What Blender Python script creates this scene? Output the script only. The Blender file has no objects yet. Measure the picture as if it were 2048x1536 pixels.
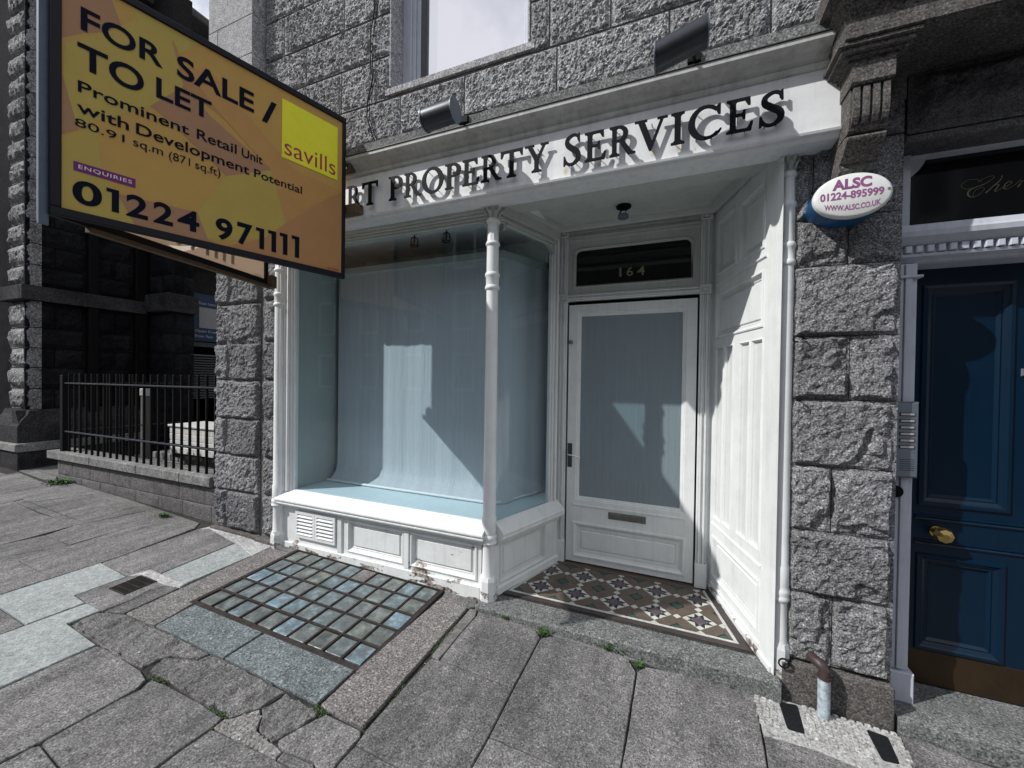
import bpy, bmesh, math, random
import numpy as np
from mathutils import Vector, Matrix
from mathutils.geometry import tessellate_polygon

random.seed(7)
SC = bpy.context.scene
COL = SC.collection
R = math.radians

# ---------------------------------------------------------------- camera
cam_d = bpy.data.cameras.new("camera")
cam = bpy.data.objects.new("camera", cam_d)
COL.objects.link(cam)
yaw, pitch, roll = -0.38915, 0.01073, -0.0139
fw = Vector((math.sin(yaw)*math.cos(pitch), math.cos(yaw)*math.cos(pitch), -math.sin(pitch)))
ri = Vector((math.cos(yaw), -math.sin(yaw), 0))
dn = fw.cross(ri)
cx = math.cos(roll)*ri + math.sin(roll)*dn
cd = -math.sin(roll)*ri + math.cos(roll)*dn
M = Matrix((cx, -cd, -fw)).transposed().to_4x4()
cam.matrix_world = M
cam_d.sensor_width = 36
cam_d.lens = 789.58/2048*36
cam_d.clip_start = 0.05
cam_d.clip_end = 2000
SC.camera = cam

# ---------------------------------------------------------------- light
SUN = Vector((-1.3, -1.0, 1.42)).normalized()       # towards the sun
sd = bpy.data.lights.new("sun", 'SUN')
sd.energy = 4.3
sd.angle = R(0.55)
sd.color = (1.0, 0.975, 0.94)
so = bpy.data.objects.new("sun", sd)
so.rotation_euler = (-SUN).to_track_quat('-Z', 'Y').to_euler()
so.location = SUN*20
COL.objects.link(so)

W = bpy.data.worlds.new("World")
SC.world = W
W.use_nodes = True
wn, wl = W.node_tree.nodes, W.node_tree.links
wn.clear()
wo = wn.new('ShaderNodeOutputWorld')
bg = wn.new('ShaderNodeBackground')
bg.inputs[1].default_value = 0.105
sky = wn.new('ShaderNodeTexSky')
sky.sky_type = 'NISHITA'
sky.sun_disc = False
sky.sun_elevation = math.asin(SUN.z)
sky.sun_rotation = math.atan2(SUN.x, SUN.y)
tc = wn.new('ShaderNodeTexCoord')
cn = wn.new('ShaderNodeTexNoise')
cn.inputs['Scale'].default_value = 2.6
cn.inputs['Detail'].default_value = 7
cn.inputs['Roughness'].default_value = 0.62
cr = wn.new('ShaderNodeValToRGB')
cr.color_ramp.elements[0].position = 0.34
cr.color_ramp.elements[1].position = 0.54
mx = wn.new('ShaderNodeMixRGB')
mx.inputs[2].default_value = (9.5, 9.7, 10.4, 1)
wl.new(tc.outputs['Generated'], cn.inputs['Vector'])
wl.new(cn.outputs['Fac'], cr.inputs[0])
wl.new(cr.outputs[0], mx.inputs[0])
wl.new(sky.outputs[0], mx.inputs[1])
wl.new(mx.outputs[0], bg.inputs[0])
wl.new(bg.outputs[0], wo.inputs[0])

SC.view_settings.view_transform = 'Standard'
SC.view_settings.look = 'None'
SC.view_settings.gamma = 1
SC.view_settings.use_curve_mapping = False
SC.view_settings.exposure = 0.0
SC.render.resolution_x, SC.render.resolution_y = 1024, 768
SC.render.engine = 'CYCLES'
SC.cycles.max_bounces = 8
SC.cycles.transparent_max_bounces = 16
SC.cycles.sample_clamp_indirect = 6

# ---------------------------------------------------------------- noise
def _h(ix, iy, iz, s):
    n = (ix*374761393 + iy*668265263 + iz*2147483647 + s*1274126177) & 0xffffffff
    n = ((n ^ (n >> 13))*1274126177) & 0xffffffff
    n = (n ^ (n >> 16)) & 0xffffffff
    return n.astype(np.float64)/0xffffffff

def vnoise(p, s=0):
    p = np.asarray(p, float)
    i = np.floor(p).astype(np.int64); f = p-i
    f = f*f*f*(f*(f*6-15)+10)
    r = 0
    for a in (0, 1):
        for b in (0, 1):
            for c in (0, 1):
                w = (f[..., 0] if a else 1-f[..., 0])*(f[..., 1] if b else 1-f[..., 1])*(f[..., 2] if c else 1-f[..., 2])
                r = r+w*_h(i[..., 0]+a, i[..., 1]+b, i[..., 2]+c, s)
    return r*2-1

def fbm(p, o=4, s=0, rough=.5):
    r = 0; a = 1.; t = 0
    for k in range(o):
        r = r+a*vnoise(p*(2.03**k)+17.3*k, s+k); t += a; a *= rough
    return r/t

# ---------------------------------------------------------------- materials
def nd(nt, typ, **kw):
    n = nt.nodes.new('ShaderNode'+typ)
    for k, v in kw.items():
        if k.startswith('_'): setattr(n, k[1:], v)
        else:
            k = k.replace('__', ' ')
            n.inputs[int(k[1:]) if (k[0] == 'i' and k[1:].isdigit()) else k].default_value = v
    return n

def newmat(name):
    m = bpy.data.materials.new(name); m.use_nodes = True
    nt = m.node_tree; nt.nodes.clear()
    o = nt.nodes.new('ShaderNodeOutputMaterial')
    b = nt.nodes.new('ShaderNodeBsdfPrincipled')
    nt.links.new(b.outputs[0], o.inputs[0])
    return m, nt, b, o

def c4(c): return (c[0], c[1], c[2], 1)

def ramp(nt, src, stops):
    r = nt.nodes.new('ShaderNodeValToRGB')
    e = r.color_ramp.elements
    while len(e) < len(stops): e.new(0.5)
    for k, (p, c) in enumerate(stops):
        e[k].position = p; e[k].color = c4(c) if hasattr(c, '__len__') else (c, c, c, 1)
    nt.links.new(src, r.inputs[0])
    return r

def mul(nt, a, b, fac=1.0, mode='MULTIPLY'):
    m = nd(nt, 'MixRGB', _blend_type=mode, i0=fac)
    for s, k in ((a, 1), (b, 2)):
        if isinstance(s, tuple): m.inputs[k].default_value = c4(s)
        else: nt.links.new(s, m.inputs[k])
    return m.outputs[0]

def granite(name, base, spread=.45, grain=170, bump=.35, bscale=55, bdist=.006, var=.16, stain=.25, rough=.85, tint=None, streak=None, fine=True, mottle=.9, spec=.22):
    """speckled granite: light feldspar, dark mica, broad weathering, chipped relief"""
    m, nt, b, o = newmat(name)
    L = nt.links
    g = nd(nt, 'NewGeometry')
    pos = g.outputs['Position']
    n1 = nd(nt, 'TexNoise', Scale=grain, Detail=3, Roughness=.7); L.new(pos, n1.inputs['Vector'])
    lo = tuple(x*(1-spread) for x in base); hi = tuple(min(1, x*(1+spread*1.5)) for x in base)
    r1 = ramp(nt, n1.outputs['Fac'], [(.36, lo), (.47, base), (.54, base), (.64, hi)])
    vo = nd(nt, 'TexVoronoi', Scale=grain*1.1); L.new(pos, vo.inputs['Vector'])
    r2 = ramp(nt, vo.outputs['Color'], [(.0, .30), (.20, .62), (.3, 1.), (.78, 1.), (.95, 1.7)])
    c = mul(nt, r1.outputs[0], r2.outputs[0], .8)
    nm = nd(nt, 'TexNoise', Scale=grain*.16, Detail=9, Roughness=.78, Distortion=.4); L.new(pos, nm.inputs['Vector'])
    rm = ramp(nt, nm.outputs['Fac'], [(.34, .68), (.5, 1.), (.66, 1.38)])
    c = mul(nt, c, rm.outputs[0], mottle)
    n2 = nd(nt, 'TexNoise', Scale=2.3, Detail=6, Roughness=.65); L.new(pos, n2.inputs['Vector'])
    r3 = ramp(nt, n2.outputs['Fac'], [(.3, 1-stain*1.3), (.5, 1.), (.72, 1+stain*.6)])
    c = mul(nt, c, r3.outputs[0], 1)
    oi = nd(nt, 'ObjectInfo')
    r4 = ramp(nt, oi.outputs['Random'], [(0, 1-var), (1, 1+var)])
    c = mul(nt, c, r4.outputs[0], 1)
    if tint:
        n5 = nd(nt, 'TexNoise', Scale=1.1, Detail=3); L.new(pos, n5.inputs['Vector'])
        r5 = ramp(nt, n5.outputs['Fac'], [(.45, (1, 1, 1)), (.7, tint)])
        c = mul(nt, c, r5.outputs[0], 1)
    if streak:
        mp = nd(nt, 'Mapping'); mp.inputs['Scale'].default_value = streak
        L.new(pos, mp.inputs[0])
        n6 = nd(nt, 'TexNoise', Scale=1, Detail=4, Roughness=.6); L.new(mp.outputs[0], n6.inputs['Vector'])
        r6 = ramp(nt, n6.outputs['Fac'], [(.3, .70), (.5, 1.), (.7, 1.28)])
        c = mul(nt, c, r6.outputs[0], 1)
    L.new(c, b.inputs['Base Color'])
    b.inputs['Roughness'].default_value = rough
    b.inputs['Specular IOR Level'].default_value = spec
    nb = nd(nt, 'TexNoise', Scale=bscale, Detail=7, Roughness=.68); L.new(pos, nb.inputs['Vector'])
    bp = nd(nt, 'Bump', Strength=bump, Distance=bdist); L.new(nb.outputs['Fac'], bp.inputs['Height'])
    last = bp
    if fine:
        b2 = nd(nt, 'Bump', Strength=.35, Distance=.0018); L.new(n1.outputs['Fac'], b2.inputs['Height']); L.new(bp.outputs[0], b2.inputs['Normal'])
        last = b2
    L.new(last.outputs[0], b.inputs['Normal'])
    return m

def paint(name, col, rough=.45, dirt=.12, peel=None, bump=.12, spec=.4, crease_col=(.45, .43, .40), stains=()):
    m, nt, b, o = newmat(name); L = nt.links
    g = nd(nt, 'NewGeometry'); pos = g.outputs['Position']
    n = nd(nt, 'TexNoise', Scale=7, Detail=8, Roughness=.7); L.new(pos, n.inputs['Vector'])
    r = ramp(nt, n.outputs['Fac'], [(.3, 1-dirt), (.55, 1.), (.8, 1.)])
    c = mul(nt, tuple(col), r.outputs[0], 1)
    mpd = nd(nt, 'Mapping'); mpd.inputs['Scale'].default_value = (26, 26, 1.6); L.new(pos, mpd.inputs[0])
    nd_ = nd(nt, 'TexNoise', Scale=1, Detail=6, Roughness=.65); L.new(mpd.outputs[0], nd_.inputs['Vector'])
    rd = ramp(nt, nd_.outputs['Fac'], [(.32, 1-dirt*.9), (.5, 1.)])
    c = mul(nt, c, rd.outputs[0], 1)
    # colour darkens along the concave creases of the mouldings
    crease = nd(nt, 'NewGeometry')
    rp = ramp(nt, crease.outputs['Pointiness'], [(.40, crease_col), (.485, (1, 1, 1))])
    c = mul(nt, c, rp.outputs[0], .55)
    for (sx_, sz_, sr_) in stains:
        cb = nd(nt, 'CombineXYZ', X=sx_, Y=0., Z=sz_); sb = nd(nt, 'VectorMath', _operation='SUBTRACT'); L.new(pos, sb.inputs[0]); L.new(cb.outputs[0], sb.inputs[1])
        ms = nd(nt, 'VectorMath', _operation='MULTIPLY'); L.new(sb.outputs[0], ms.inputs[0]); ms.inputs[1].default_value = (1.5, 0, .8)
        ln = nd(nt, 'VectorMath', _operation='LENGTH'); L.new(ms.outputs[0], ln.inputs[0])
        rs_ = ramp(nt, ln.outputs['Value'], [(0, (.72, .52, .25)), (sr_, (1, 1, 1))]); c = mul(nt, c, rs_.outputs[0], .8)
    if peel:
        z0, z1, amt = peel
        sp = nd(nt, 'SeparateXYZ'); L.new(pos, sp.inputs[0])
        mr = nd(nt, 'MapRange', i1=z0, i2=z1, i3=amt, i4=0.0); L.new(sp.outputs[2], mr.inputs[0])
        n2 = nd(nt, 'TexNoise', Scale=7, Detail=6, Roughness=.6); 
        mp = nd(nt, 'Mapping'); mp.inputs['Scale'].default_value = (1, 1, 2.4); L.new(pos, mp.inputs[0]); L.new(mp.outputs[0], n2.inputs['Vector'])
        ad = nd(nt, 'Math', _operation='ADD'); L.new(n2.outputs['Fac'], ad.inputs[0]); L.new(mr.outputs[0], ad.inputs[1])
        rr = ramp(nt, ad.outputs[0], [(.70, 0.), (.715, 1.)])
        n3 = nd(nt, 'TexNoise', Scale=45, Detail=4); L.new(pos, n3.inputs['Vector'])
        r3 = ramp(nt, n3.outputs['Fac'], [(.35, (.045, .035, .03)), (.5, (.25, .22, .2)), (.62, (.42, .38, .36))])
        mm = nd(nt, 'MixRGB'); L.new(rr.outputs[0], mm.inputs[0]); L.new(c, mm.inputs[1]); L.new(r3.outputs[0], mm.inputs[2])
        c = mm.outputs[0]
    L.new(c, b.inputs['Base Color'])
    b.inputs['Roughness'].default_value = rough
    b.inputs['Specular IOR Level'].default_value = spec
    nb = nd(nt, 'TexNoise', Scale=38, Detail=6, Roughness=.6); L.new(pos, nb.inputs['Vector'])
    bp = nd(nt, 'Bump', Strength=bump, Distance=.003); L.new(nb.outputs['Fac'], bp.inputs['Height'])
    L.new(bp.outputs[0], b.inputs['Normal'])
    return m

def plain(name, col, rough=.6, metal=0., spec=.5, var=.1, vs=25, bump=0.):
    m, nt, b, o = newmat(name); L = nt.links
    g = nd(nt, 'NewGeometry')
    n = nd(nt, 'TexNoise', Scale=vs, Detail=5, Roughness=.65); L.new(g.outputs['Position'], n.inputs['Vector'])
    r = ramp(nt, n.outputs['Fac'], [(.3, 1-var), (.7, 1+var)])
    L.new(mul(nt, tuple(col), r.outputs[0], 1), b.inputs['Base Color'])
    b.inputs['Roughness'].default_value = rough; b.inputs['Metallic'].default_value = metal
    b.inputs['Specular IOR Level'].default_value = spec
    if bump:
        bp = nd(nt, 'Bump', Strength=bump, Distance=.003); L.new(n.outputs['Fac'], bp.inputs['Height']); L.new(bp.outputs[0], b.inputs['Normal'])
    return m

def glass(name, tint=(.8, .88, .88), refl=.045, rough=.0):
    m = bpy.data.materials.new(name); m.use_nodes = True
    nt = m.node_tree; nt.nodes.clear(); L = nt.links
    o = nd(nt, 'OutputMaterial'); t = nd(nt, 'BsdfTransparent', Color=c4(tint)); g = nd(nt, 'BsdfGlossy', Roughness=rough)
    lw = nd(nt, 'LayerWeight', Blend=.5)
    pw = nd(nt, 'Math', _operation='POWER', i1=5.0); L.new(lw.outputs['Facing'], pw.inputs[0])
    cl = nd(nt, 'Math', _operation='MULTIPLY_ADD', i1=.93, i2=refl); L.new(pw.outputs[0], cl.inputs[0])
    mx = nd(nt, 'MixShader'); L.new(cl.outputs[0], mx.inputs[0]); L.new(t.outputs[0], mx.inputs[1]); L.new(g.outputs[0], mx.inputs[2])
    L.new(mx.outputs[0], o.inputs[0])
    return m

M_UP = granite('rough_granite', (.38, .385, .395), .7, 95, 1.0, 62, .026, .12, .10)
M_PIER = granite('pier_granite', (.24, .24, .248), .8, 130, 1.0, 50, .024, .16, .24, tint=(.85, .87, .95))
M_ASH = granite('smooth_granite', (.31, .31, .32), .6, 110, .2, 90, .002, .05, .08)
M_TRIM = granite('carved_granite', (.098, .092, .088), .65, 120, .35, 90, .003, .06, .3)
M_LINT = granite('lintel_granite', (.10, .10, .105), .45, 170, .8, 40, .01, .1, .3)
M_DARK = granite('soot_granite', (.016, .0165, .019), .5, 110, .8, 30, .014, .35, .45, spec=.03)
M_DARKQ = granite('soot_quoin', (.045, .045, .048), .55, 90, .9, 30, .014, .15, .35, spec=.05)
M_QUOIN = granite('sunlit_quoin', (.21, .21, .215), .75, 60, .9, 26, .02, .12, .3)  # front quoins of the soot building, sunlight put in as a lighter stone colour
M_MORT = granite('lime_mortar', (.185, .175, .165), .2, 140, .4, 60, .004, 0, .25)
M_MORTD = granite('dark_mortar', (.03, .029, .029), .2, 140, .4, 60, .004, 0, .25, spec=.03)
M_FLAG = granite('flag_granite', (.150, .147, .148), .62, 135, .6, 70, .0035, .13, .2, streak=(9, 1.6, 1))
M_BORD = granite('border_granite', (.165, .159, .156), .75, 110, .3, 80, .0025, .05, .12, tint=(1.0, .97, .955))
M_BLUE = granite('blue_granite', (.135, .155, .162), .7, 110, .25, 90, .002, .05, .22)
M_ROUGH = granite('worn_granite', (.150, .147, .146), .6, 130, .85, 26, .014, .04, .18)
M_PALE = granite('pale_concrete', (.30, .325, .325), .13, 160, .2, 90, .0018, .02, .1)
M_STRIP = granite('joint_mortar', (.16, .155, .15), .3, 120, .55, 45, .006, .05, .3)
M_WMORT = granite('white_mortar', (.42, .42, .42), .28, 100, .8, 38, .01, .03, .2)
M_TOOL = granite('tooled_mortar', (.36, .36, .355), .3, 120, .6, 50, .006, .03, .2)
M_TOOLB = granite('worn_tooled_mortar', (.20, .195, .19), .5, 110, .7, 45, .008, .03, .4)
M_STEP = granite('step_granite', (.15, .155, .155), .7, 110, .25, 90, .0025, .05, .18)
M_BASE = granite('pavement_bed', (.035, .034, .032), .3, 90, .4, 30, .006, 0, .3)
M_COPE = granite('coping_concrete', (.19, .195, .19), .25, 60, .3, 40, .004, .08, .35)
M_BLOCK = granite('dwarf_wall_block', (.13, .125, .128), .4, 110, .9, 60, .008, .08, .12)

WHT = (.74, .765, .765)
M_WHITE = paint('white_paint', WHT, dirt=.10)
M_WPEEL = paint('white_paint_peeling', WHT, dirt=.14, peel=(-1.50, -1.25, .25))
M_FASC = paint('fascia_paint', (.76, .78, .79), dirt=.13, stains=[(-1.36, 1.195, .022), (-1.19, 1.20, .018), (-1.02, 1.21, .016), (-.59, 1.19, .024), (-.40, 1.20, .022), (-.12, 1.195, .02), (0, 1.195, .02), (.08, 1.175, .010), (.30, 1.20, .014)])
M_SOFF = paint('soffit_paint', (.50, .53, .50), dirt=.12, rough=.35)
M_JAMB = paint('jamb_paint', (.52, .55, .62), dirt=.15)
M_BLACKL = plain('black_letter', (.004, .005, .008), .65, spec=.12)
M_BLACK = plain('black_iron', (.006, .006, .007), .65, spec=.12, bump=.2)
M_LAMP = plain('lamp_metal', (.055, .06, .068), .38, .7, var=.15)
M_LEAD = plain('dark_lead', (.05, .05, .055), .5)
M_BDOOR = paint('blue_door_paint', (.0004, .0125, .032), rough=.32, dirt=.1, bump=.05, spec=.35, crease_col=(.5, .5, .5))
M_BRASS = plain('brass', (.52, .38, .14), .24, 1.0, var=.12)
M_KICK = plain('kick_plate_bronze', (.05, .032, .017), .45, .6, var=.3, vs=6)
M_GREYMET = plain('grey_metal', (.17, .20, .24), .45, .4)
M_DKHOLE = plain('dark_void', (.008, .008, .009), .9, spec=.1)
M_GOLD = plain('faded_gilt', (.17, .16, .09), .5, .3)
M_GLASS = glass('window_glass', (.82, .90, .93), .062)
M_DGLASS = glass('door_glass', (.76, .83, .86), .12, .38)
M_FAN = glass('dark_glass', (.4, .43, .43), .05)
M_ROOMD = plain('dark_room', (.03, .035, .033), .8)
M_ROOM = paint('display_paint', (.36, .41, .40), dirt=.05)
M_DFLOOR = paint('display_floor', (.60, .72, .76), dirt=.05, rough=.5)
M_WOOD = plain('raw_wood', (.10, .065, .035), .7, var=.3, vs=40)
M_SOFF2 = paint('cornice_paint', (.56, .57, .55), dirt=.28)
M_GILT2 = plain('gilt_number', (.22, .205, .13), .6, .1)
M_BLKGL = plain('black_backed_glass', (.004, .004, .006), .08, spec=.5, var=0)
M_GREYDK = plain('slat_grey', (.06, .065, .07), .5)
M_IRONB = plain('worn_blue_black_iron', (.02, .024, .032), .5, .1, spec=.3, var=.5, vs=50)
M_ASH2 = granite('terrace_granite', (.20, .20, .21), .3, 30, .3, 12, .02, 0, .2)
M_LINT2 = granite('terrace_granite_dark', (.13, .13, .135), .3, 30, .3, 12, .02, 0, .2)
M_TPANE = plain('dark_reflecting_pane', (.02, .022, .025), .1, spec=.6, var=0)
# ---------------------------------------------------------------- mesh helpers
class Fr:
    """a local frame on a surface: origin, u, v, outward normal"""
    def __init__(s, o, u, v=(0, 0, 1), n=None):
        s.o = Vector(o); s.u = Vector(u).normalized(); s.v = Vector(v).normalized()
        s.n = Vector(n).normalized() if n is not None else s.u.cross(s.v).normalized()
    def p(s, u, v, h=0.): return s.o+s.u*u+s.v*v+s.n*h

class MB:
    def __init__(s): s.v = []; s.f = []
    def add(s, vs, fs):
        k = len(s.v); s.v += [tuple(x) for x in vs]; s.f += [tuple(i+k for i in f) for f in fs]; return s
    def box(s, x0, x1, y0, y1, z0, z1, ch=0.):
        return s.fbox(Fr((0, 0, 0), (1, 0, 0), (0, 0, 1), (0, -1, 0)), x0, x1, z0, z1, -y1, -y0, ch)
    def fbox(s, fr, u0, u1, v0, v1, h0, h1, ch=0.):
        a = [(u0, v0), (u1, v0), (u1, v1), (u0, v1)]
        if ch <= 0:
            s.add([fr.p(*q, h0) for q in a]+[fr.p(*q, h1) for q in a],
                  [(3, 2, 1, 0), (4, 5, 6, 7), (0, 1, 5, 4), (1, 2, 6, 5), (2, 3, 7, 6), (3, 0, 4, 7)])
        else:
            b = [(u0+ch, v0+ch), (u1-ch, v0+ch), (u1-ch, v1-ch), (u0+ch, v1-ch)]
            s.add([fr.p(*q, h0) for q in a]+[fr.p(*q, h1-ch) for q in a]+[fr.p(*q, h1) for q in b],
                  [(3, 2, 1, 0), (8, 9, 10, 11)]+[(i, (i+1) % 4, 4+(i+1) % 4, 4+i) for i in range(4)]+[(4+i, 4+(i+1) % 4, 8+(i+1) % 4, 8+i) for i in range(4)])
        return s
    def extr(s, prof, a, b, cap=True):
        """closed profile of 3-vectors swept by the vector b-a"""
        n = len(prof); a = Vector(a); b = Vector(b)
        s.add([Vector(q)+a for q in prof]+[Vector(q)+b for q in prof],
              [(i, (i+1) % n, n+(i+1) % n, n+i) for i in range(n)])
        if cap:
            k = len(s.v)-2*n
            tr = tessellate_polygon([[Vector(q) for q in prof]])
            s.f += [tuple(k+i for i in t) for t in tr]+[tuple(k+n+i for i in reversed(t)) for t in tr]
        return s
    def profx(s, yz, x0, x1, cap=True):
        return s.extr([(0, y, z) for y, z in yz], (x0, 0, 0), (x1, 0, 0), cap)
    def rings(s, fr, u0, v0, u1, v1, prof, fill=True):
        """mitred frame moulding: prof = [(inset, height)...]"""
        k0 = len(s.v)
        for ins, h in prof:
            s.v += [tuple(fr.p(*q, h)) for q in ((u0+ins, v0+ins), (u1-ins, v0+ins), (u1-ins, v1-ins), (u0+ins, v1-ins))]
        for r in range(len(prof)-1):
            for i in range(4):
                j = (i+1) % 4; a = k0+4*r
                s.f.append((a+i, a+j, a+4+j, a+4+i))
        if fill:
            a = k0+4*(len(prof)-1); s.f.append((a, a+1, a+2, a+3))
        return s
    def lathe(s, c, prof, seg=24, axis='z', a0=0., a1=2*math.pi, flute=None):
        k = len(s.v); full = abs(a1-a0-2*math.pi) < 1e-6; m = seg if full else seg+1
        for r, z in prof:
            for i in range(m):
                a = a0+(a1-a0)*i/seg
                rr = r
                if flute and flute[0] <= z <= flute[1]: rr = r*(1-flute[3]*(0.5+0.5*math.cos(a*flute[2])))
                x, y = rr*math.cos(a), rr*math.sin(a)
                if axis == 'z': s.v.append((c[0]+x, c[1]+y, c[2]+z))
                elif axis == 'y': s.v.append((c[0]+x, c[1]+z, c[2]+y))
                else: s.v.append((c[0]+z, c[1]+x, c[2]+y))
        for r in range(len(prof)-1):
            for i in range(seg):
                j = (i+1) % m if full else i+1
                s.f.append((k+r*m+i, k+r*m+j, k+(r+1)*m+j, k+(r+1)*m+i))
        if full:
            s.f.append(tuple(k+i for i in reversed(range(m)))); s.f.append(tuple(k+(len(prof)-1)*m+i for i in range(m)))
        return s
    def tube(s, pts, r, seg=8):
        pts = [Vector(p) for p in pts]; k = len(s.v); n = len(pts)
        up = Vector((0.3, 0.2, 1)).normalized()
        for i, p in enumerate(pts):
            t = (pts[min(i+1, n-1)]-pts[max(i-1, 0)]).normalized()
            a = t.cross(up)
            if a.length < .05: a = t.cross(Vector((1, 0, 0)))
            a.normalize(); b = t.cross(a)
            rr = r[i] if hasattr(r, '__len__') else r
            for j in range(seg):
                q = 2*math.pi*j/seg; s.v.append(tuple(p+a*math.cos(q)*rr+b*math.sin(q)*rr))
        for i in range(n-1):
            for j in range(seg):
                j2 = (j+1) % seg; s.f.append((k+i*seg+j, k+i*seg+j2, k+(i+1)*seg+j2, k+(i+1)*seg+j))
        s.f.append(tuple(k+j for j in reversed(range(seg)))); s.f.append(tuple(k+(n-1)*seg+j for j in range(seg)))
        return s
    def mesh(s, name, mat=None, smooth=False):
        me = bpy.data.meshes.new(name); me.from_pydata(s.v, [], s.f); me.validate(); me.update()
        bm = bmesh.new(); bm.from_mesh(me); bmesh.ops.recalc_face_normals(bm, faces=bm.faces); bm.to_mesh(me); bm.free()
        if mat: me.materials.append(mat)
        if smooth:
            me.polygons.foreach_set('use_smooth', [True]*len(me.polygons))
            if smooth != 'all':
                try: me.set_sharp_from_angle(angle=R(38))
                except Exception: pass
        return me

def tag(o, label=None, cat=None, group=None, kind=None):
    if label: o['label'] = label
    if cat: o['category'] = cat
    if group: o['group'] = group
    if kind: o['kind'] = kind
    return o

def thing(name, label, cat, loc, group=None):
    o = bpy.data.objects.new(name, None); o.empty_display_size = .1; o.location = loc
    COL.objects.link(o); tag(o, label, cat, group)
    return o

def link(name, me, parent=None, loc=None):
    o = bpy.data.objects.new(name, me); COL.objects.link(o)
    if parent is not None:
        o.parent = parent
        if parent.type == 'EMPTY': o.matrix_parent_inverse = Matrix.Translation(-parent.location)
    if loc: o.location = loc
    return o

def obj(name, mb, mat, parent=None, smooth=False, label=None):
    o = link(name, mb.mesh(name, mat, smooth), parent)
    if label: o['label'] = label
    return o

# rock-faced block on a frame
def rock(fr, u0, u1, v0, v1, amp=.03, margin=.012, ramp_w=.03, res=.02, seed=0, fine=.25, back=-.05, mode='rock', gap=.004, ml=0., mr=0., spall=1.):
    u0 += gap; u1 -= gap; v0 += gap; v1 -= gap
    nu = max(4, int((u1-u0)/res)); nv = max(4, int((v1-v0)/res))
    # tight rings near the edge so the drafted margin reads
    us = np.unique(np.concatenate([np.linspace(u0+margin, u1-margin, nu), [u0, u1]]))
    vs = np.unique(np.concatenate([np.linspace(v0+margin, v1-margin, nv), [v0, v1]]))
    U, V = np.meshgrid(us, vs, indexing='ij')
    rs = np.random.RandomState(seed)
    e = np.minimum(np.minimum(U-u0-ml, u1-mr-U), np.minimum(V-v0, v1-V))
    P = np.stack([U*1.0, V*1.0, np.zeros_like(U)+seed*3.7], -1)
    wob = fbm(P*14, 2, seed)*.012
    t = np.clip((e-margin+wob*(e > margin))/ramp_w, 0, 1); t = t*t*(3-2*t)
    if mode == 'rock':
        big = fbm(P*4.5, 3, seed)
        rid = 1-np.abs(fbm(P*8, 3, seed+5))*2.2
        # stepped fracture planes
        st = fbm(P*6+3, 2, seed+9); st = np.round(st*3)/3*.5+st*.5
        H = .62+.20*big+.14*st+.10*rid+fine*.8*fbm(P*42, 3, seed+11)
        ur = (U-u0)/(u1-u0); vr = (V-v0)/(v1-v0); du, dv = rs.choice([-1, 1, 1]), rs.choice([-1, -1, 1])
        dr = np.maximum((ur-.5)*du*1.9, (vr-.5)*dv*2.0)
        ch = np.clip((dr+fbm(P*7, 3, seed+21)*.9-rs.uniform(.62, .95))*9, 0, 1)
        H = H-ch*(.40+.25*fbm(P*16, 2, seed+23))*spall
        H = H*amp
    else:   # punched / hammered face
        H = amp*(.35+.35*fbm(P*6, 3, seed)+1.0*fine*np.abs(fbm(P*42, 3, seed+3))*2+.45*fbm(P*24, 2, seed+6))
    H = H*t
    n0, n1 = U.shape
    o = np.array(fr.o); uu = np.array(fr.u); vv = np.array(fr.v); nn = np.array(fr.n)
    X = o+U[..., None]*uu+V[..., None]*vv+H[..., None]*nn
    verts = X.reshape(-1, 3).tolist()
    idx = np.arange(n0*n1).reshape(n0, n1)
    q = np.stack([idx[:-1, :-1], idx[1:, :-1], idx[1:, 1:], idx[:-1, 1:]], -1).reshape(-1, 4).tolist()
    loop = list(idx[:, 0])+list(idx[-1, 1:])+list(idx[-2::-1, -1])+list(idx[0, -2:0:-1])
    base = len(verts)
    for i in loop: verts.append((np.array(verts[i])+nn*back).tolist())
    m = len(loop)
    for i in range(m):
        j = (i+1) % m; q.append([int(loop[i]), base+i, base+j, int(loop[j])])
    mb = MB(); mb.v = verts; mb.f = [tuple(int(k) for k in f) for f in q]
    return mb

def panel_board(fr, us, vs, holes):
    """flat board (height 0) with rectangular holes; us/vs outer limits"""
    mb = MB()
    U = sorted(set([us[0], us[1]]+[x for h in holes for x in (h[0], h[2])])); V = sorted(set([vs[0], vs[1]]+[x for h in holes for x in (h[1], h[3])]))
    for i in range(len(U)-1):
        for j in range(len(V)-1):
            cu, cv = (U[i]+U[i+1])/2, (V[j]+V[j+1])/2
            if any(h[0] < cu < h[2] and h[1] < cv < h[3] for h in holes): continue
            mb.add([fr.p(U[i], V[j]), fr.p(U[i+1], V[j]), fr.p(U[i+1], V[j+1]), fr.p(U[i], V[j+1])], [(0, 1, 2, 3)])
    return mb

# flat outlines -> solid sheets
def poly_slab(mb, loops, fr, h0, h1, chamfer=0.):
    """loops[0] outer, others holes, in frame uv"""
    allp = [q for l in loops for q in l]
    tr = tessellate_polygon([[Vector((q[0], q[1], 0)) for q in l] for l in loops])
    n = len(allp); k = len(mb.v)
    mb.v += [tuple(fr.p(q[0], q[1], h1)) for q in allp]
    mb.f += [tuple(k+i for i in t) for t in tr]
    if h0 is not None:
        mb.v += [tuple(fr.p(q[0], q[1], h0)) for q in allp]
        s = 0
        for l in loops:
            m = len(l)
            for i in range(m):
                a, b = s+i, s+(i+1) % m
                mb.f.append((k+a, k+b, k+n+b, k+n+a))
            s += m
    return mb

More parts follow.
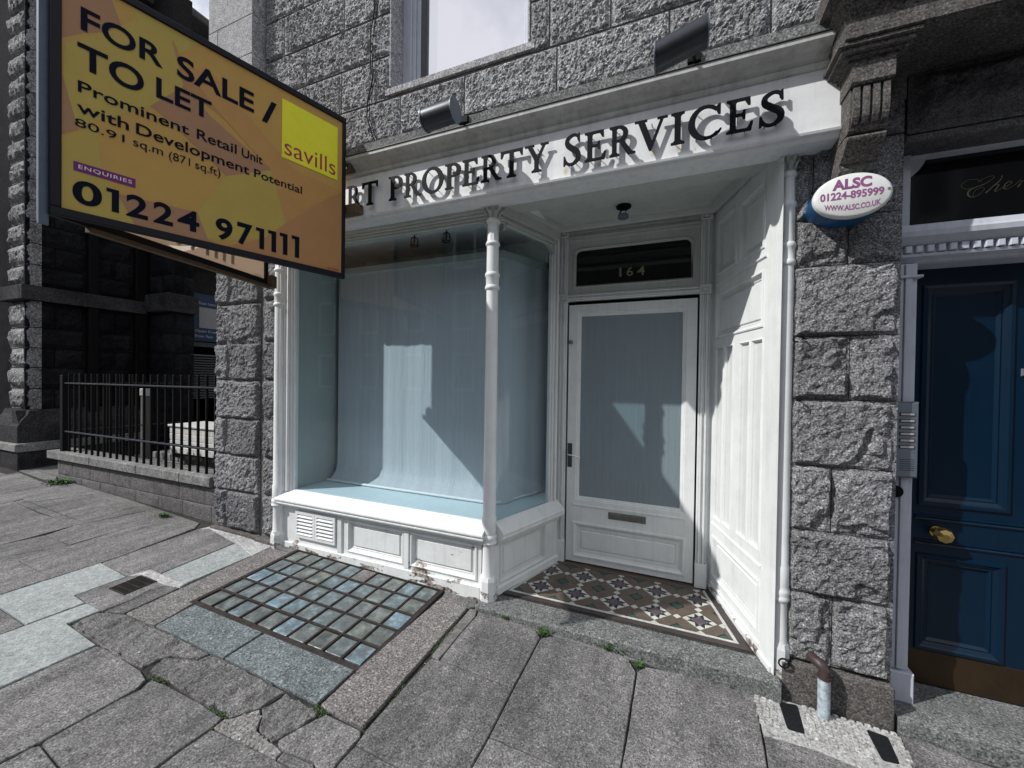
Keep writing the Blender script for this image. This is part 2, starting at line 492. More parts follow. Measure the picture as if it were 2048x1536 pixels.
# ---- text fitted into a box on a frame (built-in sans face)
_tc = {}
def text_mesh(body, offset=0., spacing=1.0, shear=0.):
    key = (body, offset, spacing, shear)
    if key in _tc: return _tc[key]
    cu = bpy.data.curves.new('lettering', 'FONT'); cu.body = body; cu.size = 1; cu.offset = offset; cu.space_character = spacing; cu.shear = shear
    cu.resolution_u = 5
    o = bpy.data.objects.new('lettering', cu); COL.objects.link(o)
    dg = bpy.context.evaluated_depsgraph_get(); dg.update()
    me = o.evaluated_get(dg).to_mesh()
    v = [tuple(x.co) for x in me.vertices]; f = [tuple(p.vertices) for p in me.polygons]
    o.evaluated_get(dg).to_mesh_clear()
    bpy.data.objects.remove(o); bpy.data.curves.remove(cu)
    _tc[key] = (v, f); return v, f

def text_on(mb, fr, body, u0, u1, v0, v1, h, offset=0., spacing=1., shear=0., warp=None):
    v, f = text_mesh(body, offset, spacing, shear)
    a = np.array(v); mn = a.min(0); mx_ = a.max(0)
    t = (a-mn)/np.maximum(mx_-mn, 1e-6)
    pts = []
    for q in t:
        u = u0+(u1-u0)*q[0]; w = v0+(v1-v0)*q[1]
        if warp: u, w = warp(u, w)
        pts.append(fr.p(u, w, h))
    mb.add(pts, f); return mb

# ---- drawn letters: signed fields -> outlines
def f_poly(X, Y, pts):
    r = np.full(X.shape, 9.); n = len(pts)
    A = sum(pts[i][0]*pts[(i+1) % n][1]-pts[(i+1) % n][0]*pts[i][1] for i in range(n))
    if A < 0: pts = pts[::-1]
    for i in range(n):
        (x0, y0), (x1, y1) = pts[i], pts[(i+1) % n]; L = math.hypot(x1-x0, y1-y0)
        r = np.minimum(r, ((x1-x0)*(Y-y0)-(y1-y0)*(X-x0))/L)
    return r
def f_path(X, Y, pts, n=40):
    P = np.array(pts, float); m = len(P); out = np.full(X.shape, -9.)
    for t in np.linspace(0, m-1, n):
        i = min(int(t), m-2); u = t-i
        p0, p1, p2, p3 = P[max(i-1, 0)], P[i], P[i+1], P[min(i+2, m-1)]
        q = .5*((2*p1)+(-p0+p2)*u+(2*p0-5*p1+4*p2-p3)*u*u+(-p0+3*p1-3*p2+p3)*u**3)
        out = np.maximum(out, q[2]-np.hypot(X-q[0], Y-q[1]))
    return out
def f_ell(X, Y, cx, cy, a, b, rot=0.):
    c, s = math.cos(rot), math.sin(rot); x = (X-cx)*c+(Y-cy)*s; y = -(X-cx)*s+(Y-cy)*c
    return (1-np.hypot(x/a, y/b))*min(a, b)

def serif(X, Y, x0, x1, y, up=1, t=.045, xs=None):
    r = f_poly(X, Y, [(x0, y), (x1, y), (x1, y+t*up), (x0, y+t*up)])
    if xs:
        r = np.maximum(r, f_poly(X, Y, [(x0+.03, y+t*up*.8), (x1-.03, y+t*up*.8), (xs[1], y+.11*up), (xs[0], y+.11*up)]))
    return r

def glyph(ch):
    X, Y = np.meshgrid(np.linspace(-.25, 1.3, 172), np.linspace(-.25, 1.25, 166), indexing='ij')
    mxm = np.maximum; S = lambda a, b: f_poly(X, Y, [(a, .02), (b, .02), (b, .98), (a, .98)])
    def stem(a, b, top=True, bot=True):
        r = S(a, b)
        if bot: r = mxm(r, serif(X, Y, a-.1, b+.1, 0, 1, xs=(a, b)))
        if top: r = mxm(r, serif(X, Y, a-.1, b+.1, 1, -1, xs=(a, b)))
        return r
    if ch == 'I': F = stem(.12, .27)
    elif ch == 'T':
        F = stem(.38, .53, top=False)
        F = mxm(F, f_poly(X, Y, [(.04, .93), (.87, .93), (.87, 1), (.04, 1)]))
        F = mxm(F, f_poly(X, Y, [(.02, 1.01), (.14, .95), (.06, .76), (.02, .76)])); F = mxm(F, f_poly(X, Y, [(.89, 1.01), (.77, .95), (.85, .76), (.89, .76)]))
    elif ch in 'PR':
        F = stem(.12, .27)
        ring = np.minimum(f_ell(X, Y, .36, .735, .33, .265), -f_ell(X, Y, .33, .735, .20, .205))
        F = mxm(F, np.minimum(ring, X-.26))
        F = mxm(F, f_poly(X, Y, [(.2, .94), (.38, .94), (.38, 1.), (.2, 1.)])); F = mxm(F, f_poly(X, Y, [(.2, .47), (.38, .47), (.38, .53), (.2, .53)]))
        if ch == 'R':
            F = mxm(F, f_poly(X, Y, [(.36, .5), (.52, .5), (.86, .05), (.70, .0)])); F = mxm(F, f_path(X, Y, [(.76, .07, .06), (.86, .03, .035), (.95, .02, .02)]))
    elif ch == 'O': F = np.minimum(f_ell(X, Y, .5, .5, .48, .53), -f_ell(X, Y, .5, .5, .31, .465, .22))
    elif ch == 'E':
        F = stem(.12, .27)
        F = mxm(F, f_poly(X, Y, [(.2, 0), (.70, 0), (.70, .06), (.2, .06)])); F = mxm(F, f_poly(X, Y, [(.2, 1), (.66, 1), (.66, .94), (.2, .94)]))
        F = mxm(F, f_poly(X, Y, [(.2, .48), (.52, .48), (.52, .54), (.2, .54)]))
        F = mxm(F, f_poly(X, Y, [(.76, .25), (.71, .25), (.60, .05), (.71, 0)])); F = mxm(F, f_poly(X, Y, [(.68, .78), (.64, .78), (.54, .95), (.67, 1.)])); F = mxm(F, f_poly(X, Y, [(.54, .38), (.50, .38), (.45, .51), (.50, .64), (.54, .64)]))
    elif ch == 'Y':
        F = f_poly(X, Y, [(.36, .02), (.51, .02), (.51, .47), (.36, .47)]); F = mxm(F, serif(X, Y, .25, .62, 0, 1, xs=(.36, .51)))
        F = mxm(F, f_poly(X, Y, [(.05, .98), (.23, .98), (.51, .46), (.36, .42)])); F = mxm(F, f_poly(X, Y, [(.72, .98), (.80, .98), (.50, .42), (.44, .47)]))
        F = mxm(F, serif(X, Y, -.04, .32, 1, -1)); F = mxm(F, serif(X, Y, .61, .91, 1, -1))
    elif ch == 'V':
        F = f_poly(X, Y, [(.05, .98), (.23, .98), (.52, .14), (.45, -.03), (.41, -.03)]); F = mxm(F, f_poly(X, Y, [(.76, .98), (.83, .98), (.46, -.03), (.42, .04)]))
        F = mxm(F, serif(X, Y, -.04, .32, 1, -1)); F = mxm(F, serif(X, Y, .65, .94, 1, -1))
    elif ch == 'S':
        F = f_path(X, Y, [(.60, .80, .03), (.55, .93, .032), (.38, .97, .035), (.18, .86, .062), (.17, .68, .075), (.36, .53, .085), (.56, .38, .085), (.58, .18, .072), (.40, .03, .038), (.20, .04, .034), (.08, .18, .03)], 70)
        F = mxm(F, f_poly(X, Y, [(.63, 1.0), (.60, 1.0), (.56, .88), (.61, .72), (.64, .72)])); F = mxm(F, f_poly(X, Y, [(.04, .30), (.07, .30), (.14, .10), (.06, .0), (.03, .0)]))
    elif ch == 'C':
        r = np.minimum(f_ell(X, Y, .5, .5, .48, .53), -f_ell(X, Y, .54, .5, .35, .465, .12))
        cut = f_poly(X, Y, [(.66, .20), (1.2, .05), (1.2, .95), (.66, .80)])
        F = np.minimum(r, -cut); F = mxm(F, f_poly(X, Y, [(.90, 1.0), (.86, 1.0), (.78, .90), (.86, .70), (.90, .70)])); F = mxm(F, f_path(X, Y, [(.78, .08, .03), (.86, .14, .025), (.92, .22, .012)]))
    # marching squares
    xs = X[:, 0]; ys = Y[0, :]; seg = {}
    F = F+.014
    I = F > 0
    def pt(i, j, k, l):
        a, b = F[i, j], F[k, l]; t = a/(a-b); return (xs[i]+(xs[k]-xs[i])*t, ys[j]+(ys[l]-ys[j])*t)
    nxt = {}
    for i in range(len(xs)-1):
        for j in range(len(ys)-1):
            c = (I[i, j], I[i+1, j], I[i+1, j+1], I[i, j+1]); n = sum(c)
            if n in (0, 4): continue
            E = {0: ((i, j), (i+1, j)), 1: ((i+1, j), (i+1, j+1)), 2: ((i+1, j+1), (i, j+1)), 3: ((i, j+1), (i, j))}
            # walk with inside on left: from edge entering inside to edge leaving
            outs = [e for e in range(4) if c[e] and not c[(e+1) % 4]]; ins = [e for e in range(4) if not c[e] and c[(e+1) % 4]]
            for a, b in zip(outs, ins):
                ka = tuple(sorted(E[a])); kb = tuple(sorted(E[b])); nxt[ka] = kb
    loops = []
    while nxt:
        k0 = next(iter(nxt)); k = k0; L = []
        while k in nxt:
            L.append(pt(*k[0], *k[1])); k = nxt.pop(k)
        if len(L) > 6: loops.append(L)
    loops.sort(key=lambda L: -abs(sum(L[i][0]*L[(i+1) % len(L)][1]-L[(i+1) % len(L)][0]*L[i][1] for i in range(len(L)))))
    # thin out nearly collinear points
    out = []
    for L in loops:
        K = [L[0]]
        m = len(L)
        for i in range(1, m):
            p, q, o_ = L[i], L[(i+1) % m], K[-1]
            D = math.hypot(q[0]-o_[0], q[1]-o_[1]) or 1e-9
            dev = abs((p[0]-o_[0])*(q[1]-o_[1])-(p[1]-o_[1])*(q[0]-o_[0]))/D
            if dev > .0014 or math.hypot(p[0]-o_[0], p[1]-o_[1]) > .12: K.append(p)
        out.append(K)
    return out
_gl = {}
def get_glyph(ch):
    if ch not in _gl:
        L = glyph(ch); P = np.array(L[0]); mn = P.min(0); mx_ = P.max(0)
        _gl[ch] = [[((x-mn[0])/(mx_[0]-mn[0]), (y-0.0)) for x, y in l] for l in L]
    return _gl[ch]
# flagstones of the pavement as plan outlines (x, y in metres)
PAV=[('flag',[(-6.485,1.477),(-6.375,1.845),(-5.7,1.817),(-5.727,1.57),(-5.718,1.302)]),
('flag',[(-5.718,1.302),(-5.727,1.57),(-5.7,1.817),(-5.384,1.829),(-5.073,1.822),(-5.081,1.393),(-5.089,1.159)]),
('flag',[(-6.375,1.845),(-6.409,1.909),(-5.338,1.891),(-5.384,1.829)]),
('flag',[(-5.384,1.829),(-5.338,1.891),(-5.045,1.897),(-5.073,1.822)]),
('flag',[(-8.163,1.86),(-7.846,2.151),(-7.873,2.312),(-7.143,2.26),(-6.745,2.243),(-6.842,1.876),(-6.929,1.579)]),
('flag',[(-6.929,1.579),(-6.842,1.876),(-6.745,2.243),(-6.659,2.392),(-5.968,2.331),(-6.206,1.916),(-6.409,1.909),(-6.375,1.845),(-6.485,1.477)]),
('flag',[(-6.206,1.916),(-5.968,2.331),(-5.738,2.305),(-4.925,2.291),(-5.045,1.897)]),
('flag',[(-5.045,1.897),(-4.925,2.291),(-4.625,2.26),(-4.505,2.28),(-4.596,1.987),(-4.608,1.633),(-5.021,1.623),(-5.073,1.822)]),
('flag',[(-4.585,1.624),(-4.596,1.987),(-4.505,2.28),(-4.066,2.249),(-4.007,1.679),(-4.017,1.592),(-4.044,1.34),(-4.575,1.348)]),
('flag',[(-4.866,1.108),(-4.776,1.31),(-4.585,1.624),(-4.575,1.348),(-4.044,1.34),(-4.062,1.114),(-4.093,0.932)]),
('flag',[(-5.089,1.159),(-5.081,1.393),(-5.021,1.623),(-4.585,1.624),(-4.776,1.31),(-4.866,1.108)]),
('strip',[(-6.659,2.392),(-6.841,2.406),(-5.476,2.4),(-4.165,2.352),(-4.066,2.249),(-4.625,2.26),(-5.738,2.305)]),
('flag',[(-8.162,2.362),(-8.12,2.728),(-7.083,2.392),(-7.018,2.35),(-7.218,2.316)]),
('pale',[(-4.065,1.062),(-4.018,1.592),(-3.587,1.558),(-3.61,1.302),(-3.439,1.29),(-3.467,1.047)]),
('flag',[(-4.065,1.062),(-3.467,1.043),(-3.473,0.952),(-3.496,0.717),(-4.067,0.835)]),
('pale',[(-3.508,0.72),(-3.473,0.952),(-3.46,1.045),(-3.427,1.292),(-3.246,1.288),(-3.259,1.145),(-2.873,1.122),(-2.907,0.797),(-2.934,0.602)]),
('pale2',[(-3.415,1.678),(-3.422,2.215),(-3.078,2.114),(-3.105,1.668)]),
('flag',[(-4.005,1.59),(-4.021,2.25),(-3.936,2.306),(-3.428,2.203),(-3.421,1.675),(-3.594,1.563)]),
('mortar',[(-4.021,2.25),(-3.986,2.355),(-3.084,2.29),(-3.075,2.113),(-3.422,2.215)]),
('mortar',[(-3.594,1.563),(-3.556,1.681),(-3.421,1.675),(-3.105,1.668),(-3.089,1.623),(-3.2,1.601),(-3.332,1.605),(-3.512,1.615)]),
('flag',[(-3.61,1.302),(-3.587,1.558),(-3.512,1.615),(-3.332,1.605),(-3.2,1.601),(-3.241,1.531),(-3.208,1.405),(-3.232,1.284),(-3.439,1.29)]),
('flag',[(-3.217,1.284),(-3.208,1.405),(-3.241,1.531),(-3.2,1.601),(-3.087,1.622),(-3.084,1.575),(-3.078,1.325)]),
('border',[(-3.069,1.326),(-3.078,2.263),(-2.833,2.267),(-2.818,1.579),(-2.806,1.555),(-2.778,1.332),(-2.836,1.326)]),
('flag',[(-3.084,2.29),(-3.092,2.363),(-2.812,2.357),(-2.833,2.267)]),
('blue',[(-2.777,1.333),(-2.795,1.56),(-2.733,1.566),(-2.157,1.565),(-2.163,1.333)]),
('blue',[(-2.156,1.334),(-2.146,1.563),(-1.474,1.552),(-1.488,1.326)]),
('rough',[(-3.211,1.141),(-3.24,1.202),(-3.212,1.276),(-3.068,1.321),(-2.778,1.328),(-2.307,1.325),(-2.259,1.327),(-2.272,1.275),(-2.424,1.23),(-2.454,1.19),(-2.466,1.131),(-2.529,1.123),(-2.875,1.124),(-3.176,1.137)]),
('rough',[(-2.403,1.129),(-2.454,1.218),(-2.404,1.231),(-2.26,1.273),(-2.24,1.328),(-2.159,1.331),(-1.675,1.319),(-1.702,1.209),(-1.771,1.126),(-1.804,1.122),(-1.919,1.122),(-2.136,1.125),(-2.232,1.131)]),
('rough',[(-1.698,1.211),(-1.672,1.317),(-1.486,1.313),(-1.443,1.296),(-1.453,1.225),(-1.492,1.136),(-1.506,1.121),(-1.563,1.129),(-1.615,1.139),(-1.65,1.179)]),
('tooled',[(-1.764,1.129),(-1.7,1.208),(-1.652,1.179),(-1.615,1.134),(-1.555,1.123),(-1.477,1.12),(-1.433,1.113),(-1.43,1.081),(-1.792,1.066),(-1.793,1.111)]),
('flag',[(-1.477,1.124),(-1.489,1.138),(-1.449,1.231),(-1.407,1.307),(-1.208,1.308),(-1.19,1.283),(-1.194,1.167),(-1.179,1.103),(-1.19,1.079),(-1.282,1.13),(-1.433,1.113)]),
('border2',[(-1.415,2.266),(-1.195,2.231),(-1.207,1.318),(-1.22,1.312),(-1.461,1.32),(-1.472,1.333),(-1.467,1.553),(-1.47,1.562)]),
('flag',[(-1.418,2.271),(-1.437,2.371),(-1.209,2.406),(-1.159,2.266),(-1.192,2.232)]),
('strip',[(-1.189,2.238),(-1.141,2.246),(-1.119,2.186),(-1.127,2.01),(-1.132,1.786),(-1.185,1.794),(-1.195,1.939)]),
('flag',[(-1.115,2.196),(-0.942,2.206),(-0.743,2.229),(-0.692,2.177),(-0.704,1.785),(-1.125,1.786),(-1.126,2.009)]),
('strip',[(-1.127,2.231),(0.152,2.274),(0.006,2.252),(-0.205,2.239),(-0.483,2.231),(-0.742,2.225),(-0.94,2.201),(-1.114,2.194)]),
('flag',[(-1.174,1.777),(-1.124,1.782),(-0.703,1.782),(-0.704,1.514),(-0.712,1.358),(-0.711,1.318),(-0.869,1.251),(-1.185,1.25),(-1.193,1.321)]),
('flag',[(-1.184,1.249),(-0.868,1.25),(-0.852,1.111),(-1.1,0.998),(-1.177,1.1),(-1.191,1.164)]),
('flag',[(-0.691,2.175),(-0.646,2.215),(-0.528,2.222),(-0.483,2.227),(-0.288,2.24),(-0.204,2.232),(-0.156,2.152),(-0.164,1.802),(-0.169,1.629),(-0.169,1.523),(-0.379,1.52),(-0.704,1.514),(-0.701,1.783)]),
('flag',[(-0.703,1.512),(-0.379,1.518),(-0.169,1.521),(-0.174,1.356),(-0.696,1.12),(-0.868,1.25),(-0.711,1.318),(-0.712,1.358)]),
('flag',[(-0.154,2.164),(-0.118,2.219),(-0.003,2.24),(0.152,2.266),(0.39,2.29),(0.4,2.259),(0.387,2.022),(0.38,1.87),(0.367,1.81),(0.175,1.808),(-0.16,1.803)]),
('flag',[(-0.16,1.801),(0.175,1.806),(0.366,1.807),(0.364,1.6),(-0.166,1.359),(-0.169,1.629)]),
('tooled2',[(0.393,2.295),(0.504,2.289),(0.929,2.281),(0.961,2.274),(0.936,2.117),(0.936,2.062),(0.839,2.02),(0.733,2.028),(0.589,2.046),(0.393,2.033)]),
('flag',[(0.393,2.03),(0.588,2.044),(0.732,2.025),(0.838,2.017),(0.728,1.761),(0.372,1.604),(0.377,1.818)]),
('flag',[(0.961,2.274),(1.074,2.279),(1.196,2.263),(1.339,2.259),(1.543,2.255),(1.355,1.974),(0.737,1.765),(0.936,2.062),(0.936,2.117)]),
('flag',[(-2.894,0.793),(-2.878,1.019),(-2.86,1.118),(-2.81,1.128),(-2.445,1.118),(-2.357,1.099),(-2.329,1.053),(-2.332,0.982),(-2.354,0.758),(-2.36,0.731),(-2.377,0.652),(-2.423,0.497),(-2.914,0.598)]),
('flag',[(-2.308,1.053),(-2.331,1.107),(-2.22,1.117),(-1.975,1.119),(-1.802,1.11),(-1.793,1.063),(-1.81,0.954),(-1.814,0.873),(-1.798,0.777),(-1.959,0.707),(-2.136,0.733),(-2.341,0.748),(-2.348,0.761),(-2.325,0.982)]),
('flag',[(-2.355,0.728),(-2.337,0.745),(-2.136,0.73),(-1.958,0.704),(-1.995,0.547),(-2.212,0.453),(-2.41,0.494),(-2.368,0.649)]),
('flag',[(-1.79,1.061),(-1.428,1.079),(-1.295,1.08),(-1.188,1.076),(-1.108,0.994),(-1.113,0.93),(-1.689,0.68),(-1.786,0.779),(-1.806,0.873),(-1.805,0.953)]),
('flag',[(-1.423,1.079),(-1.428,1.112),(-1.279,1.127),(-1.189,1.077),(-1.295,1.08)])]
PAV_TOOL1=[(-1.764, 1.129), (-1.7, 1.208), (-1.652, 1.179), (-1.615, 1.134), (-1.555, 1.123), (-1.477, 1.12), (-1.433, 1.113), (-1.43, 1.081), (-1.792, 1.066), (-1.793, 1.111)]
PAV_TOOL2=[(0.393, 2.295), (0.504, 2.289), (0.929, 2.281), (0.961, 2.274), (0.936, 2.117), (0.936, 2.062), (0.839, 2.02), (0.733, 2.028), (0.589, 2.046), (0.393, 2.033)]
def FY(Y): return Fr((0, Y, 0), (1, 0, 0), (0, 0, 1), (0, -1, 0))
def FXp(X): return Fr((X, 0, 0), (0, 1, 0), (0, 0, 1), (1, 0, 0))
def sweep(mb, fr, prof, u0, u1):
    return mb.extr([fr.n*h+fr.v*v for h, v in prof], fr.o+fr.u*u0, fr.o+fr.u*u1)

# ================================================================ GROUND
GX = [-40, -9, -7, -4, -2.9, -1.2, .5, 1, 3, 30]; GZ = [-.5, -1.27, -1.31, -1.41, -1.42, -1.465, -1.55, -1.565, -1.63, -2.6]
def g(x, y): return float(np.interp(x, GX, GZ))-0.04*max(0., 2.3-max(y, -1.8))
def sheet(name, mat, xs, ys, dz, zf=g, bottom=None):
    mb = MB(); k = len(ys)
    mb.v = [(x, y, zf(x, y)+dz) for x in xs for y in ys]
    mb.f = [(i*k+j, (i+1)*k+j, (i+1)*k+j+1, i*k+j+1) for i in range(len(xs)-1) for j in range(k-1)]
    return mb
M_ROAD = granite('asphalt', (.055, .055, .057), .5, 120, .5, 60, .004, 0, .2)
gx = [-200, -100, -40, -9, -7, -4, -2.9, -1.2, .5, 1, 3, 30, 100, 200]
mb = sheet('ground', M_BASE, gx, [-200, -60, -13.2, -1.8, 8, 60, 200], -.35); tag(obj('ground', mb, M_BASE), kind='structure')
mb = sheet('road', M_ROAD, gx[2:12], [-9.2, -1.95], -.13); tag(obj('road', mb, M_ROAD), kind='structure')
mb = sheet('far_pavement', M_FLAG, gx[2:12], [-12.2, -9.2], -.01); tag(obj('far_pavement', mb, M_FLAG), kind='structure')
kb = MB()
for i in range(-14, 14):
    x0, x1 = i*.9+.004, i*.9+.896
    z = g(x0, -1.8)
    kb.add([(x0, -1.95, g(x0, -1.8)-.14), (x1, -1.95, g(x1, -1.8)-.14), (x1, -1.95, g(x1, -1.8)), (x0, -1.95, g(x0, -1.8)), (x0, -1.8, g(x0, -1.8)), (x1, -1.8, g(x1, -1.8))], [(0, 1, 2, 3), (3, 2, 5, 4)])
tag(obj('kerb', kb, M_BORD), kind='structure')

pave = obj('pavement', sheet('pavement', M_BASE, [-14, -9, -7, -4, -2.9, -1.2, .5, 1, 3, 9], [-1.8, 0, 2.3, 2.6], -.014), M_BASE)
tag(pave, kind='structure')

def resamp(P, d, jit, rs):
    out = []
    n = len(P)
    for i in range(n):
        a, b = np.array(P[i]), np.array(P[(i+1) % n]); L = np.linalg.norm(b-a); m = max(1, int(L/d))
        nn = np.array([-(b-a)[1], (b-a)[0]])/max(L, 1e-6)
        for k in range(m):
            out.append(a+(b-a)*k/m+nn*(rs.uniform(-jit, jit) if (k or jit > .003) else 0))
    return out
def inset(P, d):
    n = len(P); A = sum(P[i][0]*P[(i+1) % n][1]-P[(i+1) % n][0]*P[i][1] for i in range(n)); s = 1 if A > 0 else -1; out = []
    for i in range(n):
        a, b, c = P[i-1], P[i], P[(i+1) % n]
        e1 = (b-a)/max(np.linalg.norm(b-a), 1e-6); e2 = (c-b)/max(np.linalg.norm(c-b), 1e-6)
        n1 = np.array([-e1[1], e1[0]])*s; n2 = np.array([-e2[1], e2[0]])*s
        m = n1+n2; m = m/max(.6, (1+n1.dot(n2)))
        out.append(b+m*d)
    return out
SL = {'flag': (M_FLAG, .0022, .0025, 0), 'pale': (M_PALE, .003, .001, .001), 'pale2': (M_PALE, .003, .001, .001), 'mortar': (M_WMORT, .001, .008, .0015), 'strip': (M_STRIP, .002, .004, -.003),
      'border': (M_BORD, .003, .002, .003), 'border2': (M_BORD, .006, .002, .006), 'blue': (M_BLUE, .003, .002, .001), 'rough': (M_ROUGH, .004, .004, 0), 'tooled': (M_TOOLB, .001, .004, -.002), 'tooled2': (M_TOOL, .001, .003, 0)}
SN = {'pale': 'concrete_slab', 'pale2': 'concrete_slab', 'mortar': 'mortar_patch', 'strip': 'mortar_strip', 'tooled': 'mortar_patch', 'tooled2': 'mortar_patch'}
def slab(kind, P, seed):
    mat, gap, jit, dz = SL[kind]; rs = np.random.RandomState(seed)
    P = [np.array(p, float) for p in P]
    P = resamp(P, .07, jit*.6, rs)
    A = inset(P, gap); B = inset(P, gap+.0035)
    c = np.mean(P, 0); tx, ty = (rs.uniform(-.003, .003, 2) if kind in ('flag', 'rough') else (0, 0)); hz = dz+rs.uniform(-.0015, .0015)
    z = lambda q: g(q[0], q[1])+hz+tx*(q[0]-c[0])+ty*(q[1]-c[1])
    n = len(P); mb = MB()
    mb.v = [(q[0], q[1], z(q)) for q in B]+[(q[0], q[1], z(q)-.004) for q in A]+[(q[0], q[1], z(q)-.035) for q in A]
    mb.f = [tuple(t) for t in tessellate_polygon([[Vector((q[0], q[1], 0)) for q in B]])]
    for r in (0, 1):
        for i in range(n):
            j = (i+1) % n; mb.f.append((r*n+i, r*n+j, (r+1)*n+j, (r+1)*n+i))
    if kind == 'rough':
        me = mb.mesh('flagstone'); bm = bmesh.new(); bm.from_mesh(me)
        zc = [v.co.z for v in bm.verts]
        for it in range(6):
            es = [e for e in bm.edges if e.calc_length() > .026 and min(v.co.z-g(v.co.x, v.co.y) for v in e.verts) > -.012]
            if not es: break
            bmesh.ops.subdivide_edges(bm, edges=es, cuts=1); bmesh.ops.triangulate(bm, faces=[f for f in bm.faces if len(f.verts) > 3])
        vs_ = [v for v in bm.verts if v.co.z-g(v.co.x, v.co.y) > -.0035 and not any(e.is_boundary for e in v.link_edges)]
        co = np.array([v.co[:] for v in vs_])
        q = np.stack([co[:, 0]*5+co[:, 1]*9, co[:, 1]*5-co[:, 0]*16, co[:, 2]*0+seed], -1)
        st = fbm(q, 4, 5); st = .5*st+.5*np.round(st*4)/4
        inner = np.array([0. if min(math.hypot(c[0]-b[0], c[1]-b[1]) for b in B) < .012 else 1. for c in co])
        for v, h, w in zip(vs_, st, inner): v.co.z += (float(h)*.019-.002)*w
        bm.to_mesh(me); bm.free(); me.materials.clear(); me.materials.append(mat)
        return link('flagstone', me, pave)
    return obj(SN.get(kind, 'flagstone'), mb, mat, pave)
for i, (k, P) in enumerate(PAV):
    o = slab(k, P, i+3)
def inpoly(x, y, P):
    c = False; n = len(P)
    for i in range(n):
        (x0, y0), (x1, y1) = P[i], P[(i+1) % n]
        if (y0 > y) != (y1 > y) and x < (x1-x0)*(y-y0)/(y1-y0)+x0: c = not c
    return c
LIGHT = [(-2.9, 1.52), (-1.4, 1.52), (-1.4, 2.42), (-2.9, 2.42)]
polys = [P for _, P in PAV]+[LIGHT]
FILL_DONE = []
for r in range(-2, 4):
    y1 = 2.26-r*.98+(-.3); off = (r % 2)*.3
    for q in range(-16, 12):
        x0 = q*.66+off; y0 = y1-.97
        if y0 < -1.8: continue
        rect = [(x0, y0), (x0+.655, y0), (x0+.655, y1), (x0, y1)]
        if y1 > 2.3: continue
        pts = [(x0+.655*a/6, y0+.97*b/8) for a in range(7) for b in range(9)]
        if any(inpoly(px_, py_, P) for px_, py_ in pts for P in polys): continue
        slab('flag', rect, 400+r*40+q); FILL_DONE.append(rect)

# leftover corners between slabs outside the traced area are filled flush with cement
fm = MB(); allp = polys+FILL_DONE
bb = [(min(p[0] for p in P), max(p[0] for p in P), min(p[1] for p in P), max(p[1] for p in P), P) for P in allp]
def covered(x, y):
    for a, b, c, d, P in bb:
        if a <= x <= b and c <= y <= d and inpoly(x, y, P): return True
    return False
cs = .07
for i in range(int(13/cs)):
    for j in range(int(4.0/cs)):
        x0, y0 = -9+i*cs, -1.78+j*cs
        if any(covered(x0+a*cs, y0+b*cs) for a in (0, .5, 1) for b in (0, .5, 1)): continue
        x1, y1 = x0+cs, y0+cs
        fm.add([(x0, y0, g(x0, y0)-.003), (x1, y0, g(x1, y0)-.003), (x1, y1, g(x1, y1)-.003), (x0, y1, g(x0, y1)-.003)], [(0, 1, 2, 3)])
tag(obj('cement_infill', fm, M_FLAG, pave), kind='stuff')
# textured concrete shows raised dimples where the photo does: the tooled patch by the downpipe
tm = MB()
for i in range(19):
    for j in range(9):
        x = .40+i*.030+.004*math.sin(j*2.1); y = 2.10+j*.022+.003*math.cos(i*1.7)
        P = PAV_TOOL2
        if inpoly(x, y, P) and not (.48 < x < .60 and 2.10 < y < 2.28) and not (.81 < x < .92 and 2.09 < y < 2.27):
            z = g(x, y)+.0003
            tm.fbox(Fr((x, y, z), (1, 0, 0), (0, 1, 0), (0, 0, 1)), -.0105, .0105, -.0065, .0065, -.006, .0095, .0045)
o = obj('tool_mark', tm, M_TOOL, pave); tag(o, kind='stuff')
tm = MB()
for i in range(16):
    for j in range(14):
        x = -1.90+i*.024; y = 1.04+j*.020
        if inpoly(x, y, PAV_TOOL1):
            z = g(x, y)-.001
            tm.fbox(Fr((x, y, z), (1, .25, 0), (-.25, 1, 0), (0, 0, 1)), -.009, .009, -.006, .006, -.005, .002, .002)
o = obj('tool_mark', tm, M_TOOLB, pave); tag(o, kind='stuff')

# pavement light ------------------------------------------------
def glassblock_mat():
    m, nt, b, o = newmat('pavement_glass'); L = nt.links
    oi = nd(nt, 'ObjectInfo')
    r = ramp(nt, oi.outputs['Random'], [(0, (.10, .115, .11)), (.25, (.12, .15, .16)), (.5, (.135, .155, .145)), (.75, (.12, .165, .185)), (.93, (.14, .20, .235)), (1, (.17, .26, .31))])
    r.color_ramp.interpolation = 'LINEAR'
    g_ = nd(nt, 'NewGeometry')
    n = nd(nt, 'TexNoise', Scale=13, Detail=6, Roughness=.7); L.new(g_.outputs['Position'], n.inputs['Vector'])
    rr = ramp(nt, n.outputs['Fac'], [(.34, .5), (.5, .95), (.62, 1.7)])
    c = mul(nt, r.outputs[0], rr.outputs[0], 1)
    n2 = nd(nt, 'TexNoise', Scale=22, Detail=8, Roughness=.75); L.new(g_.outputs['Position'], n2.inputs['Vector'])
    r2 = ramp(nt, n2.outputs['Fac'], [(.5, 0.), (.62, .75)])
    mm = nd(nt, 'MixRGB', i2=(.12, .11, .10, 1)); L.new(r2.outputs[0], mm.inputs[0]); L.new(c, mm.inputs[1])
    L.new(mm.outputs[0], b.inputs['Base Color'])
    r3 = ramp(nt, n2.outputs['Fac'], [(.4, .25), (.6, .7)]); L.new(r3.outputs[0], b.inputs['Roughness'])
    b.inputs['Specular IOR Level'].default_value = .5
    bp = nd(nt, 'Bump', Strength=.3, Distance=.004); L.new(n.outputs['Fac'], bp.inputs['Height']); L.new(bp.outputs[0], b.inputs['Normal'])
    return m
